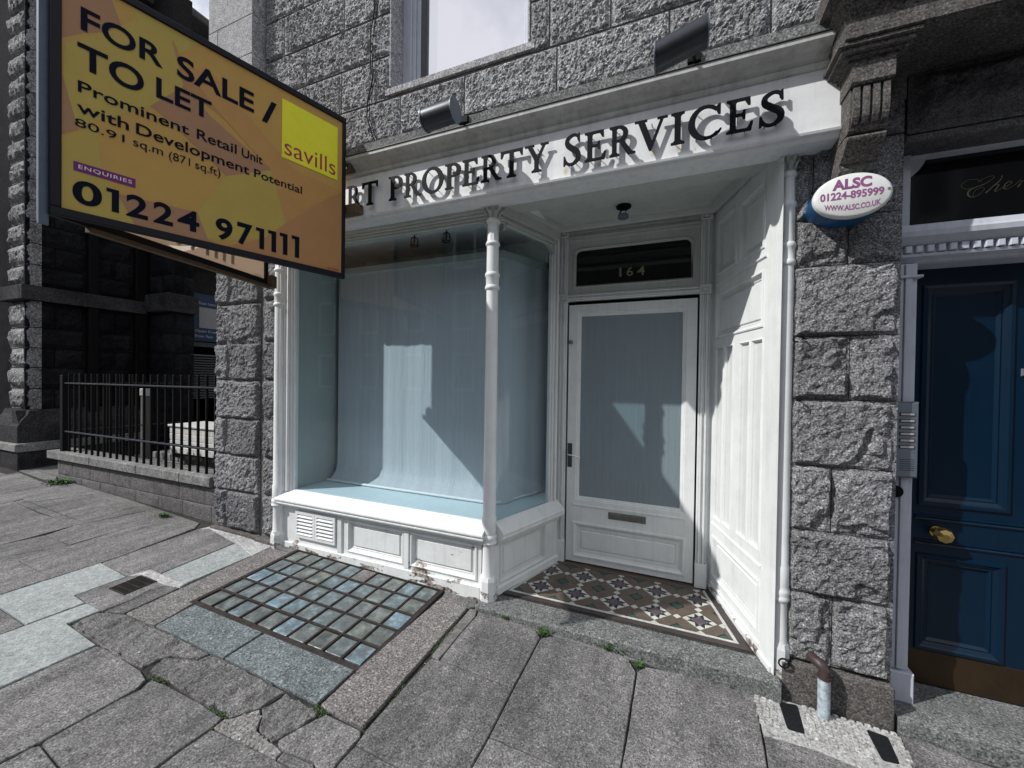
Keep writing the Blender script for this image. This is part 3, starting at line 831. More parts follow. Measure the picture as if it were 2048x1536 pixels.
M_PGL = glassblock_mat()
M_RUSTY = plain('grimy_iron', (.040, .034, .032), .9, 0., spec=.15, var=.4, vs=30, bump=.6)
M_BLUEP = plain('flaking_blue_paint', (.14, .22, .27), .7, var=.35, vs=28, bump=.6)
PL = thing('pavement_light', 'iron grid of square glass lenses set in the pavement below the shop window', 'pavement light', (-2.13, 1.95, g(-2.13, 1.95)))
X0, X1, Y0, Y1 = -2.815, -1.468, 1.575, 2.325
fb = MB()
def gbox(mb, x0, x1, y0, y1, h0, h1, ch=0.):
    zs = [g(x, y) for x, y in ((x0, y0), (x1, y0), (x1, y1), (x0, y1))]; q = [(x0, y0), (x1, y0), (x1, y1), (x0, y1)]; c = [(x0+ch, y0+ch), (x1-ch, y0+ch), (x1-ch, y1-ch), (x0+ch, y1-ch)]
    mb.add([(x, y, z+h0) for (x, y), z in zip(q, zs)]+[(x, y, z+h1-ch) for (x, y), z in zip(q, zs)]+[(x, y, z+h1) for (x, y), z in zip(c, zs)],
           [(3, 2, 1, 0), (8, 9, 10, 11)]+[(i, (i+1) % 4, 4+(i+1) % 4, 4+i) for i in range(4)]+[(4+i, 4+(i+1) % 4, 8+(i+1) % 4, 8+i) for i in range(4)])
gbox(fb, X0-.03, X1+.03, Y0-.03, Y0, -.03, .004, .002); gbox(fb, X0-.03, X1+.03, Y1, Y1+.03, -.03, .004, .002)
gbox(fb, X0-.03, X0, Y0+.0005, Y1-.0005, -.03, .0035, .002); gbox(fb, X1, X1+.03, Y0+.0005, Y1-.0005, -.03, .0035, .002)
obj('outer_frame', fb, M_RUSTY, PL)
cw, chh = (X1-X0)/10, (Y1-Y0)/5
for i in range(1, 10):
    b_ = MB(); gbox(b_, X0+i*cw-.0075, X0+i*cw+.0075, Y0, Y1, -.03, .0035, .002); obj('long_bar', b_, M_RUSTY, PL)
for j in range(1, 5):
    b_ = MB(); gbox(b_, X0, X1, Y0+j*chh-.007, Y0+j*chh+.007, -.03, .0025, .002); obj('cross_bar', b_, M_RUSTY, PL)
b_ = MB(); gbox(b_, X0-.02, X1+.02, Y0-.02, Y1+.02, -.06, -.02); obj('backing_tray', b_, M_RUSTY, PL)
rg = random.Random(5)
for i in range(10):
    for j in range(5):
        b_ = MB(); e = rg.uniform(.0095, .0145) if j == 0 else rg.uniform(.0080, .0105)
        if (i, j) == (5, 4): 
            gbox(b_, X0+i*cw+.006, X0+(i+1)*cw-.006, Y0+j*chh+.006, Y0+(j+1)*chh-.006, -.03, -.001, .002); obj('cement_infill', b_, M_STRIP, PL); continue
        gbox(b_, X0+i*cw+e, X0+(i+1)*cw-e, Y0+j*chh+e, Y0+(j+1)*chh-e, -.03, rg.uniform(-.005, -.002), .0015)
        obj('glass_lens', b_, M_PGL, PL)
b_ = MB(); gbox(b_, -2.93, -1.36, 2.357, 2.372, -.03, .02, .002)
gbox(b_, -2.86, -1.34, 2.332, 2.3565, -.03, .004, .002)
obj('painted_edge_strip', b_, M_BLUEP, PL)

# iron drain grate
GR = thing('drain_grate', 'small rusty iron drain grate let into a flagstone', 'drain grate', (-3.41, 1.515, g(-3.41, 1.515)))
b_ = MB(); x0, x1, y0, y1 = -3.508, -3.318, 1.425, 1.605
gbox(b_, x0, x1, y0, y0+.009, -.03, .006, .002); gbox(b_, x0, x1, y1-.009, y1, -.03, .006, .002); gbox(b_, x0, x0+.009, y0+.009, y1-.009, -.03, .0055, .002); gbox(b_, x1-.009, x1, y0+.009, y1-.009, -.03, .0055, .002)
obj('grate_frame', b_, M_RUSTY, GR)
for i in range(1, 9):
    b_ = MB(); xx = x0+i*(x1-x0)/9; gbox(b_, xx-.0035, xx+.0035, y0+.009, y1-.009, -.02, .004, .001); obj('grate_bar', b_, M_RUSTY, GR)
for j in (1, 2, 3):
    b_ = MB(); yy = y0+j*(y1-y0)/4; gbox(b_, x0+.009, x1-.009, yy-.003, yy+.003, -.018, .003, .001); obj('cross_bar', b_, M_RUSTY, GR)
b_ = MB(); gbox(b_, x0+.004, x1-.004, y0+.004, y1-.004, -.03, .0015); obj('dark_pit', b_, M_DKHOLE, GR)

# two black inspection plates by the pier
M_PLATE = plain('black_plate', (.012, .013, .016), .5, .2, var=.4, vs=60, bump=.5)
for (q, lab) in (([(.497, 2.262), (.577, 2.276), (.566, 2.109), (.499, 2.106)], 'black metal plate in rough mortar, left of the grey pipe stub'), ([(.83, 2.253), (.904, 2.246), (.891, 2.11), (.831, 2.102)], 'black metal plate in rough mortar, right of the grey pipe stub')):
    b_ = MB(); q2 = [np.array(p) for p in q]; q3 = inset(resamp(q2, .2, 0, np.random), .003)
    rr = []
    n = 4
    for i in range(4):     # rounded corners
        a, b, c = q2[i-1], q2[i], q2[(i+1) % 4]
        for t in (0, .35, .7, 1):
            p0 = b+(a-b)*.12; p2 = b+(c-b)*.12; rr.append((1-t)**2*p0+2*t*(1-t)*b+t*t*p2)
    b_.v = [(p[0], p[1], g(p[0], p[1])+.004) for p in rr]+[(p[0], p[1], g(p[0], p[1])-.02) for p in rr]; n = len(rr)
    b_.f = [tuple(range(n))]+[(i, (i+1) % n, n+(i+1) % n, n+i) for i in range(n)]
    b_.v = [tuple(v) for v in b_.v]
    o = obj('inspection_plate', b_, M_PLATE); tag(o, lab, 'metal plate', 'black plates in the pavement')

# weeds
def leaf_mat(name, c):
    m = plain(name, c, .6, var=.35, vs=60); return m
M_LEAF = leaf_mat('weed_leaf', (.045, .11, .022)); M_LEAF2 = leaf_mat('moss', (.03, .055, .012))
def weed(x, y, r, n, lab, seed, h=.03, blade=.012, mat=None, name='weed'):
    rs = random.Random(seed); t = MB(); z0 = g(x, y)-.002
    for i in range(n):
        a = rs.uniform(0, 6.283); d = abs(rs.gauss(0, .4))*r; bx, by = x+math.cos(a)*d, y+math.sin(a)*d*.7
        a2 = rs.uniform(0, 6.283); L = rs.uniform(.4, 1)*h*1.6; w = rs.uniform(.5, 1)*blade/2; up = rs.uniform(.3, .95)
        dx, dy = math.cos(a2), math.sin(a2); px_, py_ = -dy*w, dx*w
        m1 = (bx+dx*L*.35, by+dy*L*.35, z0+L*up*.6); tip = (bx+dx*L*.8, by+dy*L*.8, z0+L*up*.75)
        t.add([(bx, by, z0), (m1[0]+px_, m1[1]+py_, m1[2]), (m1[0]-px_, m1[1]-py_, m1[2]-.001), tip], [(0, 1, 2), (1, 3, 2)])
    o = obj(name, t, mat or M_LEAF); tag(o, lab, 'weed', 'weeds growing in the pavement joints'); return o
weed(-6.80, 2.33, .19, 520, 'bright green weed clump at the far left end of the low wall', 1, .05, .016)
weed(-4.61, 2.285, .07, 160, 'small green weed at the foot of the low railing wall', 2, .035, .012)
weed(-.69, 2.215, .035, 70, 'weed in the joint just below the shop step, left of three there', 3, .035, .01)
weed(-.335, 2.262, .022, 34, 'broad leaved weed standing against the face of the shop step', 4, .05, .016)
weed(-.255, 2.262, .022, 40, 'weed with pale tips against the step, beside the broad leaved one', 5, .045, .011)
weed(-.15, 2.20, .022, 40, 'dark green weed at the top of the flagstone joint before the step', 6, .028, .014)
weed(-.95, 2.245, .022, 40, 'tiny weed under the left end of the shop step', 7, .022, .01)
def moss(pts, r, n, lab, seed):
    rs = random.Random(seed); t = MB()
    for i in range(n):
        k = rs.random()*(len(pts)-1); a = int(k); f = k-a
        x = pts[a][0]*(1-f)+pts[a+1][0]*f+rs.gauss(0, r); y = pts[a][1]*(1-f)+pts[a+1][1]*f+rs.gauss(0, r); s = rs.uniform(.002, .005)
        z = g(x, y)+rs.uniform(-.012, -.002)
        t.lathe((x, y, z), [(s, 0), (s*.8, s*.5), (s*.2, s*.8)], 5)
    tag(obj('moss', t, M_LEAF2), lab, 'moss', 'moss in the pavement joints')
moss([(-1.913, 1.122), (-1.864, 1.122), (-1.794, 1.124)], .006, 200, 'strip of moss beside the tooled mortar patch', 11)
moss([(-1.811, .996), (-1.796, 1.062)], .003, 60, 'thin line of moss in the joint near the bottom edge, left of the tooled patch', 15)
moss([(-1.492, 1.324), (-1.463, 1.309), (-1.415, 1.309)], .008, 170, 'moss at the near corner where the blue and reddish stones meet', 12)
moss([(-1.192, 1.80), (-1.189, 1.897), (-1.19, 1.98), (-1.185, 2.071)], .004, 220, 'moss in the long joint beside the reddish border stone', 13)
moss([(-1.187, 1.438), (-1.192, 1.578)], .003, 60, 'faint moss low in the long joint beside the near end of the reddish stone', 16)
moss([(-2.369, 1.114), (-2.312, 1.117), (-2.237, 1.129)], .006, 130, 'moss at the notch between the two broken flagstones', 14)
moss([(-3.259, 1.145), (-3.19, 1.143)], .004, 70, 'moss at the corner of the pale concrete slab', 17)
# flakes of paint and grit lying about
rc = random.Random(9)
fl_m = plain('paint_flake', (.62, .63, .62), .7)
spots = [(.059, 2.046, 'in the middle of the slab left of the textured mortar'), (-.164, 2.235, 'at the foot of the step, above the dark green weed'), (.301, 2.06, 'on the slab beside the textured mortar'), (-.752, 2.128, 'near the top corner of the slab below the weed'),
         (-1.179, 1.73, 'beside the mossy joint of the reddish stone'), (-1.9, 2.34, 'under the shop window by the blue painted edge'), (-1.5, 1.36, 'near the corner of the blue-grey stone'), (-4.2, 1.7, 'on the slabs left of the pale concrete'), (-2.6, 1.18, 'on the rough broken flagstone')]
for x, y, wh_ in spots:
    m_ = MB(); s_ = rc.uniform(.003, .0065); z = g(x, y)+.001
    P_ = [(x+s_*rc.uniform(.6, 1.2)*math.cos(a), y+s_*rc.uniform(.5, 1)*math.sin(a)) for a in (0, 1.2, 2.4, 3.7, 5)]
    m_.v = [(p[0], p[1], z+rc.uniform(0, .002)) for p in P_]+[(p[0], p[1], z-.002) for p in P_]; m_.f = [(0, 1, 2, 3, 4)]+[(i, (i+1) % 5, 5+(i+1) % 5, 5+i) for i in range(5)]
    o = obj('paint_flake', m_, fl_m); tag(o, 'tiny white paint flake '+wh_, 'paint flake', 'paint flakes on the paving')
# ================================================================ GRANITE BUILDING
GB = thing('granite_building', 'grey rough-hewn granite building with the empty white shopfront at its foot', 'building', (-1.5, 2.6, -1.55))
F233 = FY(2.335)
core = MB()
core.box(-3.93, -2.985, 2.362, 8, -1.6, 1.25)         # left pier core
core.box(.512, .955, 2.362, 8, -1.6, 1.25)            # right pier core
core.box(-3.93, -1.95, 2.343, 8, 1.30, 9)             # upper wall around the window
core.box(-1.95, -.87, 2.343, 8, 1.25, 2.06); core.box(-1.95, -.87, 2.362, 8, 3.9, 9)
core.box(-.87, .955, 2.343, 8, 1.30, 9)
core.box(.955, 2.06, 2.343, 8, 1.42, 9); core.box(2.06, 6, 2.362, 8, -1.8, 1.42); core.box(2.06, 6, 2.343, 8, 1.42, 9)
core.box(.955, 2.06, 2.72, 8, -1.7, 1.42)
core.box(-1.95, -.87, 2.62, 8, 2.06, 3.9)
obj('wall', core, M_MORT, GB)
def stone(fr, u0, u1, v0, v1, seed, mat=None, parent=None, label=None, **kw):
    mb = rock(fr, u0, u1, v0, v1, seed=seed, **kw)
    return obj('stone', mb, mat or M_PIER, parent or GB, smooth=False, label=label)
# right pier: courses (z0,z1,[joints])
sd_ = 100
PX0, PX1 = .518, .953
for z0, z1, js in [(1.152, 1.40, []), (.80, 1.146, [.612]), (.572, .80, [.755]), (.233, .572, []), (-.075, .233, [.770]), (-.400, -.075, []), (-.718, -.400, [.712]), (-1.03, -.718, []), (-1.365, -1.03, [.725])]:
    xs = [PX0]+js+[PX1]
    for a, b in zip(xs[:-1], xs[1:]):
        sd_ += 1
        stone(FY(2.345), a, b, z0, z1, sd_, amp=.040, margin=.006, ramp_w=.012, res=.009, back=-.03, fine=.40, gap=.0022, ml=(.026 if a == PX0 else 0), mr=(.012 if b == PX1 else 0))
# flush drafted margins
mb = MB(); mb.box(.47, .517, 2.352, 2.40, -1.365, 1.15); obj('mortar_bed', mb, M_MORT, GB)
for k, (a, b) in enumerate(((.514, .952),)):
    mb = rock(FY(2.30), a, b, -1.62, -1.372, amp=.006, margin=.006, ramp_w=.01, res=.02, seed=300+k, back=-.06); obj('plinth_stone', mb, M_TRIM, GB, smooth='all')
# wall beyond the house door
for z0, z1, js in [(1.75, 2.03, [2.9]), (.80, 1.40, [2.7]), (.572, .80, [2.5]), (.233, .572, [2.9]), (-.075, .233, [2.45]), (-.400, -.075, [2.8]), (-.718, -.400, [2.5]), (-1.03, -.718, [2.9]), (-1.36, -1.03, [2.6]), (-1.72, -1.36, [2.8])]:
    xs = [2.065]+js+[3.3, 4.1]
    for a, b in zip(xs[:-1], xs[1:]):
        sd_ += 1
        if z0 > 1.7: a -= 1.1; b -= 1.1
        stone(FY(2.345), a, b, z0, z1, sd_, amp=.04, margin=.008, ramp_w=.014, res=.02, back=-.03, fine=.4, gap=.0025)
# left pier
LX = [(.965, 1.30, [-3.706]), (.645, .965, [-3.72]), (.290, .645, []), (-.038, .290, [-3.733]), (-.382, -.038, []), (-.713, -.382, [-3.770]), (-1.037, -.713, []), (-1.382, -1.037, [-3.750])]
for z0, z1, js in LX:
    xs = [-3.93]+js+[-3.335]
    for a, b in zip(xs[:-1], xs[1:]):
        sd_ += 1; stone(FY(2.35), a, b, z0, z1, sd_, amp=.042, margin=.006, ramp_w=.013, res=.010, back=-.02, fine=.42, gap=.0025)
    sd_ += 1; stone(FY(2.35), -3.285, -3.105, z0+.01, z1+.01, sd_, amp=.042, margin=.008, ramp_w=.015, res=.010, back=-.02, fine=.42, gap=.0025)
    sd_ += 1; stone(Fr((-3.93, 2.36, 0), (0, -1, 0), (0, 0, 1), (-1, 0, 0)), -1.2, 0, z0, z1, sd_, amp=.02, res=.05, back=-.02, margin=.01)
mb = rock(FY(2.315), -3.96, -3.32, -1.50, -1.388, amp=.006, margin=.006, ramp_w=.01, res=.03, seed=310, back=-.05); obj('plinth_stone', mb, M_TRIM, GB, smooth='all')
mb = rock(FY(2.29), -3.315, -3.10, -1.50, -1.388, amp=.004, margin=.006, ramp_w=.01, res=.03, seed=311, back=-.07); obj('plinth_stone', mb, M_TRIM, GB, smooth='all')
# smooth upper corner pilaster
for k, (z0, z1) in enumerate([(1.30, 1.66), (1.66, 2.02), (2.02, 2.37), (2.37, 2.68), (2.68, 3.0), (3.0, 3.32), (3.32, 3.7), (3.7, 4.1)]):
    xj = -3.844 if k % 2 else -3.72
    for a, b in ((-3.845, xj), (xj, -3.274)):
        if b-a < .03: continue
        m_ = MB(); m_.box(a+.0015, b-.0015, 2.218, 2.37, z0+.0015, z1-.0015, .003); obj('ashlar_stone', m_, M_ASH, GB)
mb = MB(); mb.box(-3.835, -3.284, 2.235, 2.37, 1.30, 9); obj('mortar_bed', mb, M_MORTD, GB)
mb = MB(); mb.box(-3.3, -3.10, 2.30, 2.37, 1.31, 1.60, .003); obj('ashlar_stone', mb, M_ASH, GB)
# upper wall courses
UW = [(1.745, 2.035, [-3.27, -2.93, -2.43, -1.857, -1.332, -.692, -.056, .42, .70]),
      (2.04, 2.352, [-3.27, -3.02, -2.415, -2.117, -1.95, '|', -.87, -.742, -.373, .16, .62, 1.0, 1.6, 2.2, 2.9, 3.6]),
      (2.358, 2.66, [-3.27, -2.79, -2.138, -1.95, '|', -.87, -.55, .02, .5, .9, 1.5, 2.2, 2.8, 3.6]),
      (2.67, 2.99, [-3.27, -3.045, -2.393, -2.07, -1.95, '|', -.87, -.62, -.2, .35, .9, 1.4, 2.1, 2.8, 3.6]),
      (2.995, 3.31, [-3.27, -2.83, -2.2, -1.95, '|', -.87, -.4, .2, .9, 1.6, 2.3, 3.0, 3.6]),
      (3.315, 3.7, [-3.27, -2.5, -1.95, '|', -.87, -.1, .9, 1.7, 2.6, 3.6])]
for z0, z1, xs in UW:
    for a, b in zip(xs[:-1], xs[1:]):
        if '|' in (a, b): continue
        sd_ += 1
        nar = (b-a) < .2 and (abs(b+1.95) < .01)
        zz0 = z0
        if z0 == 2.04 and a == -.87: zz0 = z0
        stone(F233, a, b, zz0, z1, sd_, mat=M_UP, amp=.016, margin=.008, ramp_w=.008, res=.0085 if z1 < 3 else .014, back=-.008, fine=.8, mode='punched', gap=.0055)
# plain wall above
# sill, reveals of the upper window
mb = MB(); mb.profx([(2.322, 2.058), (2.322, 2.102), (2.46, 2.15), (2.62, 2.15), (2.62, 2.058)], -1.985, -.835); obj('stone_sill', mb, M_ASH, GB)
for x0, x1, f in ((-1.952, -1.94, 1), (-.88, -.868, -1)):
    for k, (z0, z1) in enumerate([(2.12, 2.36), (2.36, 2.68), (2.68, 3.0), (3.0, 3.5)]):
        m_ = MB(); m_.box(x0, x1, 2.327, 2.50, z0+.001, z1-.001, .0015); obj('reveal_stone', m_, M_ASH, GB)
wf = MB()
YW = 2.463
wf.box(-1.94, -1.865, YW, 2.56, 2.15, 3.9, .003); wf.box(-1.864, -1.835, YW+.012, 2.56, 2.15, 3.9, .003); wf.box(-1.834, -1.80, YW+.026, 2.56, 2.15, 3.9, .003)
wf.box(-.945, -.88, YW, 2.56, 2.15, 3.9, .003); wf.box(-.962, -.946, YW+.014, 2.56, 2.15, 3.9, .003)
wf.box(-1.80, -.962, YW, 2.56, 2.15, 2.185, .004); wf.box(-1.80, -.962, YW+.018, 2.56, 2.186, 2.215, .004)
uwf = obj('window', wf, M_JAMB, GB)
sf = MB(); sf.box(-1.799, -1.775, 2.495, 2.55, 2.216, 3.9, .002); sf.box(-1.774, -.962, 2.495, 2.55, 2.216, 2.238, .002)
obj('sash', sf, M_LEAD, uwf)
M_SKYGL = bpy.data.materials.new('mirror_window'); M_SKYGL.use_nodes = True
_nt = M_SKYGL.node_tree; _nt.nodes.clear(); _o = nd(_nt, 'OutputMaterial'); _g = nd(_nt, 'BsdfGlossy', Color=(.93, .93, .97, 1), Roughness=.03); _d = nd(_nt, 'BsdfDiffuse', Color=(.30, .28, .28, 1)); _m = nd(_nt, 'MixShader', i0=.68)
_nt.links.new(_d.outputs[0], _m.inputs[1]); _nt.links.new(_g.outputs[0], _m.inputs[2]); _nt.links.new(_m.outputs[0], _o.inputs[0])
sp = MB(); sp.box(-1.774, -.963, 2.53, 2.535, 2.239, 3.9); obj('pane', sp, M_SKYGL, uwf)
# string course above the shop cornice
for a, b in zip([-3.27, -2.2, -1.1, .0], [-2.2, -1.1, .0, .63]):
    m_ = MB(); m_.profx([(2.37, 1.533), (2.118, 1.533), (2.112, 1.540), (2.112, 1.590), (2.37, 1.66)], a+.001, b-.001); obj('string_stone', m_, M_ROUGHS if 'M_ROUGHS' in globals() else M_STEP, GB)
# console bracket
bk = MB()
bk.profx([(2.345, .945), (2.215, .945), (2.205, .955), (2.205, .985), (2.19, .99), (2.175, 1.0), (2.17, 1.01), (2.165, 1.012), (2.155, 1.02), (2.125, 1.045), (2.12, 1.055), (2.12, 1.062), (2.15, 1.072), (2.345, 1.072)], .672, .803)
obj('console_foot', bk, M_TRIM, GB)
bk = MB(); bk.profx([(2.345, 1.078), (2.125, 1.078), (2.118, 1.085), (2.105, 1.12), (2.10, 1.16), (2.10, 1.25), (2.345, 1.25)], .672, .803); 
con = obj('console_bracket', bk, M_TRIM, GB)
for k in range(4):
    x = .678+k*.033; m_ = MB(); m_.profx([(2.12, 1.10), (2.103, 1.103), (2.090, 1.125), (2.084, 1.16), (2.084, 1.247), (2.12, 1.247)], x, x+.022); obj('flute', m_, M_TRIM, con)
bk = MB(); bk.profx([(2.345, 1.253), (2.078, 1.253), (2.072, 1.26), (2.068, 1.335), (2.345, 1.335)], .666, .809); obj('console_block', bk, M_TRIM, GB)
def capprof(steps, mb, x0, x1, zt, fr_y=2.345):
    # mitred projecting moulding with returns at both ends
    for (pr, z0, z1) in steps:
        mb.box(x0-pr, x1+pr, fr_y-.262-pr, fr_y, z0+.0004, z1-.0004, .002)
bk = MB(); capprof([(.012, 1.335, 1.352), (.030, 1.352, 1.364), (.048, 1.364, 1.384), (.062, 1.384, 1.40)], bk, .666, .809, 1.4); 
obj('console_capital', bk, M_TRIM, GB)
# entrance cornice (continues to the right)
def cornice_ret(mb, prof, x0, x1):
    """profile (proj, z) around a left return, open to the right"""
    Y = 2.345; n = len(prof); k = len(mb.v)
    for p, z in prof: mb.v += [(x0-p, Y+.0, z), (x0-p, Y-.20-p, z), (x1, Y-.20-p, z)]
    for i in range(n-1):
        a = k+3*i; b = a+3
        mb.f += [(a, a+1, b+1, b), (a+1, a+2, b+2, b+1)]
    mb.f.append(tuple(k+3*i+j for i, j in ((0, 0), (0, 1), (0, 2)))+())
    mb.f.append((k+3*(n-1), k+3*(n-1)+1, k+3*(n-1)+2, ))
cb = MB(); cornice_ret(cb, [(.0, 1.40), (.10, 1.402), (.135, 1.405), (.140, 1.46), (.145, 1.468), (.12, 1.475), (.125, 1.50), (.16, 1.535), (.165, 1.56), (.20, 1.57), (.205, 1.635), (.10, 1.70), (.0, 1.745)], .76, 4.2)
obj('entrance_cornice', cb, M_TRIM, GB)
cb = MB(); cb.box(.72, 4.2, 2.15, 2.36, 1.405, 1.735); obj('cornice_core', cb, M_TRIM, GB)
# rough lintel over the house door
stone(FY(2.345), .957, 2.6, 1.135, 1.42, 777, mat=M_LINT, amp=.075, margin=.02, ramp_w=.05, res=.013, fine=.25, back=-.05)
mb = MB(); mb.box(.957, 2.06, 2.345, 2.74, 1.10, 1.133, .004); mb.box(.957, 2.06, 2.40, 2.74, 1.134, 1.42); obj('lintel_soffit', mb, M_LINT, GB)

# ================================================================ SHOPFRONT
SF = thing('shopfront', 'empty white-painted timber shopfront with recessed tiled doorway and slim columns', 'shopfront', (-1.3, 2.4, -1.47))
FASC_Z0, FASC_Z1 = 1.152, 1.43
fb = MB(); fb.box(-3.12, .694, 2.20, 2.345, FASC_Z0, FASC_Z1)
fas = obj('fascia_board', fb, M_FASC, SF)
fb = MB(); fb.profx([(2.345, 1.118), (2.222, 1.118), (2.212, 1.126), (2.206, 1.138), (2.194, 1.142), (2.190, 1.152), (2.345, 1.1515)], -3.12, .694); obj('fascia_bead', fb, M_FASC, SF)
fb = MB(); fb.profx([(2.345, 1.431), (2.197, 1.431), (2.184, 1.437), (2.180, 1.452), (2.188, 1.455), (2.176, 1.472), (2.152, 1.492), (2.122, 1.504), (2.108, 1.508), (2.106, 1.527), (2.345, 1.529)], -3.12, .62); obj('cornice', fb, M_SOFF2, SF)
fb = MB(); fb.box(-3.13, .63, 2.100, 2.345, 1.5295, 1.5325); obj('lead_flashing', fb, M_LEAD, SF)
# soffit boards behind the fascia
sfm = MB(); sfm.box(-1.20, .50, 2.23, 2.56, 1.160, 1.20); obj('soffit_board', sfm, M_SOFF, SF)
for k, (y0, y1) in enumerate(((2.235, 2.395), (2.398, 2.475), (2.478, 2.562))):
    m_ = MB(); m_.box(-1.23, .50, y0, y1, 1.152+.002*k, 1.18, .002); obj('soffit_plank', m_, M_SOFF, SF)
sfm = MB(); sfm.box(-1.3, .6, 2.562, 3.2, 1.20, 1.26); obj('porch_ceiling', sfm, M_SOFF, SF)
SOF = Fr((0, 0, 1.20), (1, 0, 0), (0, 1, 0), (0, 0, -1))
sfm = MB()
quad = [(-1.02, 2.566), (.40, 2.566), (.245, 3.05), (-.85, 3.05)]
def ringpoly(mb, fr, P, prof):
    P = [np.array(p, float) for p in P]; n = len(P); k = len(mb.v)
    for ins, h in prof:
        mb.v += [tuple(fr.p(q[0], q[1], h)) for q in inset(P, ins)]
    for r in range(len(prof)-1):
        for i in range(n): j = (i+1) % n; mb.f.append((k+r*n+i, k+r*n+j, k+(r+1)*n+j, k+(r+1)*n+i))
    return mb
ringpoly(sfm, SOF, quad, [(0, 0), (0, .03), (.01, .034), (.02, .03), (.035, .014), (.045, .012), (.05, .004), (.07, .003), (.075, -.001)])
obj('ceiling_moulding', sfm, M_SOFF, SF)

PN = [(0, .0), (.002, .007), (.010, .009), (.016, .004), (.030, -.012), (.038, -.013), (.042, -.018), (.050, -.018), (.054, -.010)]     # bolection + raised field
PN2 = [(0, .0), (.002, .006), (.009, .008), (.014, .003), (.022, -.010), (.030, -.011), (.033, -.015)]
def panelled(parent, fr, us, vs, panels, mat, name='board', prof=PN, pmat=None):
    holes = [(a[0], a[1], a[2], a[3]) for a in panels]
    b_ = panel_board(fr, us, vs, holes); o_ = obj(name, b_, mat, parent)
    for a in panels:
        m_ = MB(); m_.rings(fr, a[0], a[1], a[2], a[3], a[4] if len(a) > 4 else prof); obj('panel', m_, pmat or mat, parent)
    return o_
# stall riser
FS = FY(2.35)
panelled(SF, FS, (-3.06, -1.165), (-1.375, -1.10), [(-2.325, -1.352, -1.792, -1.104), (-1.735, -1.352, -1.197, -1.104)], M_WPEEL, 'stall_riser')
mb = MB(); mb.box(-3.06, -1.165, 2.328, 2.40, -1.50, -1.3755, .004); obj('bottom_rail', mb, M_WPEEL, SF)
SILL = [(0, -.948), (.012, -.950), (.088, -1.000), (.096, -1.004), (.102, -1.012), (.104, -1.022), (.100, -1.031), (.092, -1.034), (.092, -1.039), (.096, -1.043), (.095, -1.052), (.086, -1.056), (.078, -1.058), (.072, -1.070), (.060, -1.078), (.050, -1.080), (.048, -1.088), (.040, -1.094), (.032, -1.103), (0, -1.103)]
sl = MB(); sweep(sl, FY(2.385), SILL, -3.06, -1.13); obj('window_sill', sl, M_WPEEL, SF)
for x in (-2.40, -1.765): 
    m_ = MB(); m_.box(x-.022, x+.022, 2.336, 2.352, -1.374, -1.105, .003); obj('stile', m_, M_WPEEL, SF)
# louvred vents
for x0, x1 in ((-2.868, -2.656), (-2.652, -2.437)):
    lf = MB(); z0, z1 = -1.318, -1.104
    for a, b, c, d in ((x0, x0+.022, z0, z1), (x1-.022, x1, z0, z1), (x0+.022, x1-.022, z0, z0+.022), (x0+.022, x1-.022, z1-.022, z1)): lf.box(a, b, 2.326, 2.35, c, d)
    lv = obj('louvre_vent', lf, M_WHITE, SF)
    bk_ = MB(); bk_.box(x0+.02, x1-.02, 2.3485, 2.3495, z0+.02, z1-.02); obj('dark_backing', bk_, M_DKHOLE, lv)
    for k in range(6):
        z = z0+.036+k*.0285; m_ = MB(); m_.profx([(2.322, z-.010), (2.320, z-.007), (2.345, z+.010), (2.348, z+.010), (2.348, z+.007)], x0+.0225, x1-.0225); obj('slat', m_, M_WHITE, lv)
# left upright and half column
mb = MB(); mb.box(-3.10, -3.035, 2.31, 2.40, -1.46, 1.118, .004); obj('left_upright', mb, M_WHITE, SF)
mb = MB()
for a, b, y in ((-3.034, -3.018, 2.335), (-3.017, -3.000, 2.35), (-2.999, -2.984, 2.336), (-2.983, -2.962, 2.358), (-2.961, -2.945, 2.37)): mb.box(a, b, y, 2.41, -.96, 1.118, .002)
obj('window_jamb', mb, M_WHITE, SF)
mb = MB()
for z0, z1, y in ((1.052, 1.066, 2.37), (1.0665, 1.082, 2.356), (1.0825, 1.096, 2.338), (1.0965, 1.1175, 2.322)): mb.box(-3.0, -1.13, y, 2.41, z0, z1, .002)
wh = obj('window_head', mb, M_SOFF, SF)
# rounded spandrels at the window corners
def spandrel(fr, u, v, r, su, h0=-.03, h1=.008):
    P = [(u, v)]+[(u-su*r+su*r*math.sin(a), v-r+r*math.cos(a)) for a in np.linspace(math.pi/2, 0, 9)]
    m_ = MB(); poly_slab(m_, [P], fr, h0, h1); 
    P2 = [(u-su*r+su*(r+.0)*math.sin(a), v-r+(r+.0)*math.cos(a)) for a in np.linspace(math.pi/2, 0, 9)]
    m_.tube([fr.p(q[0], q[1], h1-.002) for q in P2], .006, 6)
    return m_
obj('head_corner', spandrel(FY(2.385), -1.155, 1.056, .085, 1), M_SOFF, SF)
obj('head_corner', spandrel(FY(2.385), -2.944, 1.056, .085, -1), M_SOFF, SF)
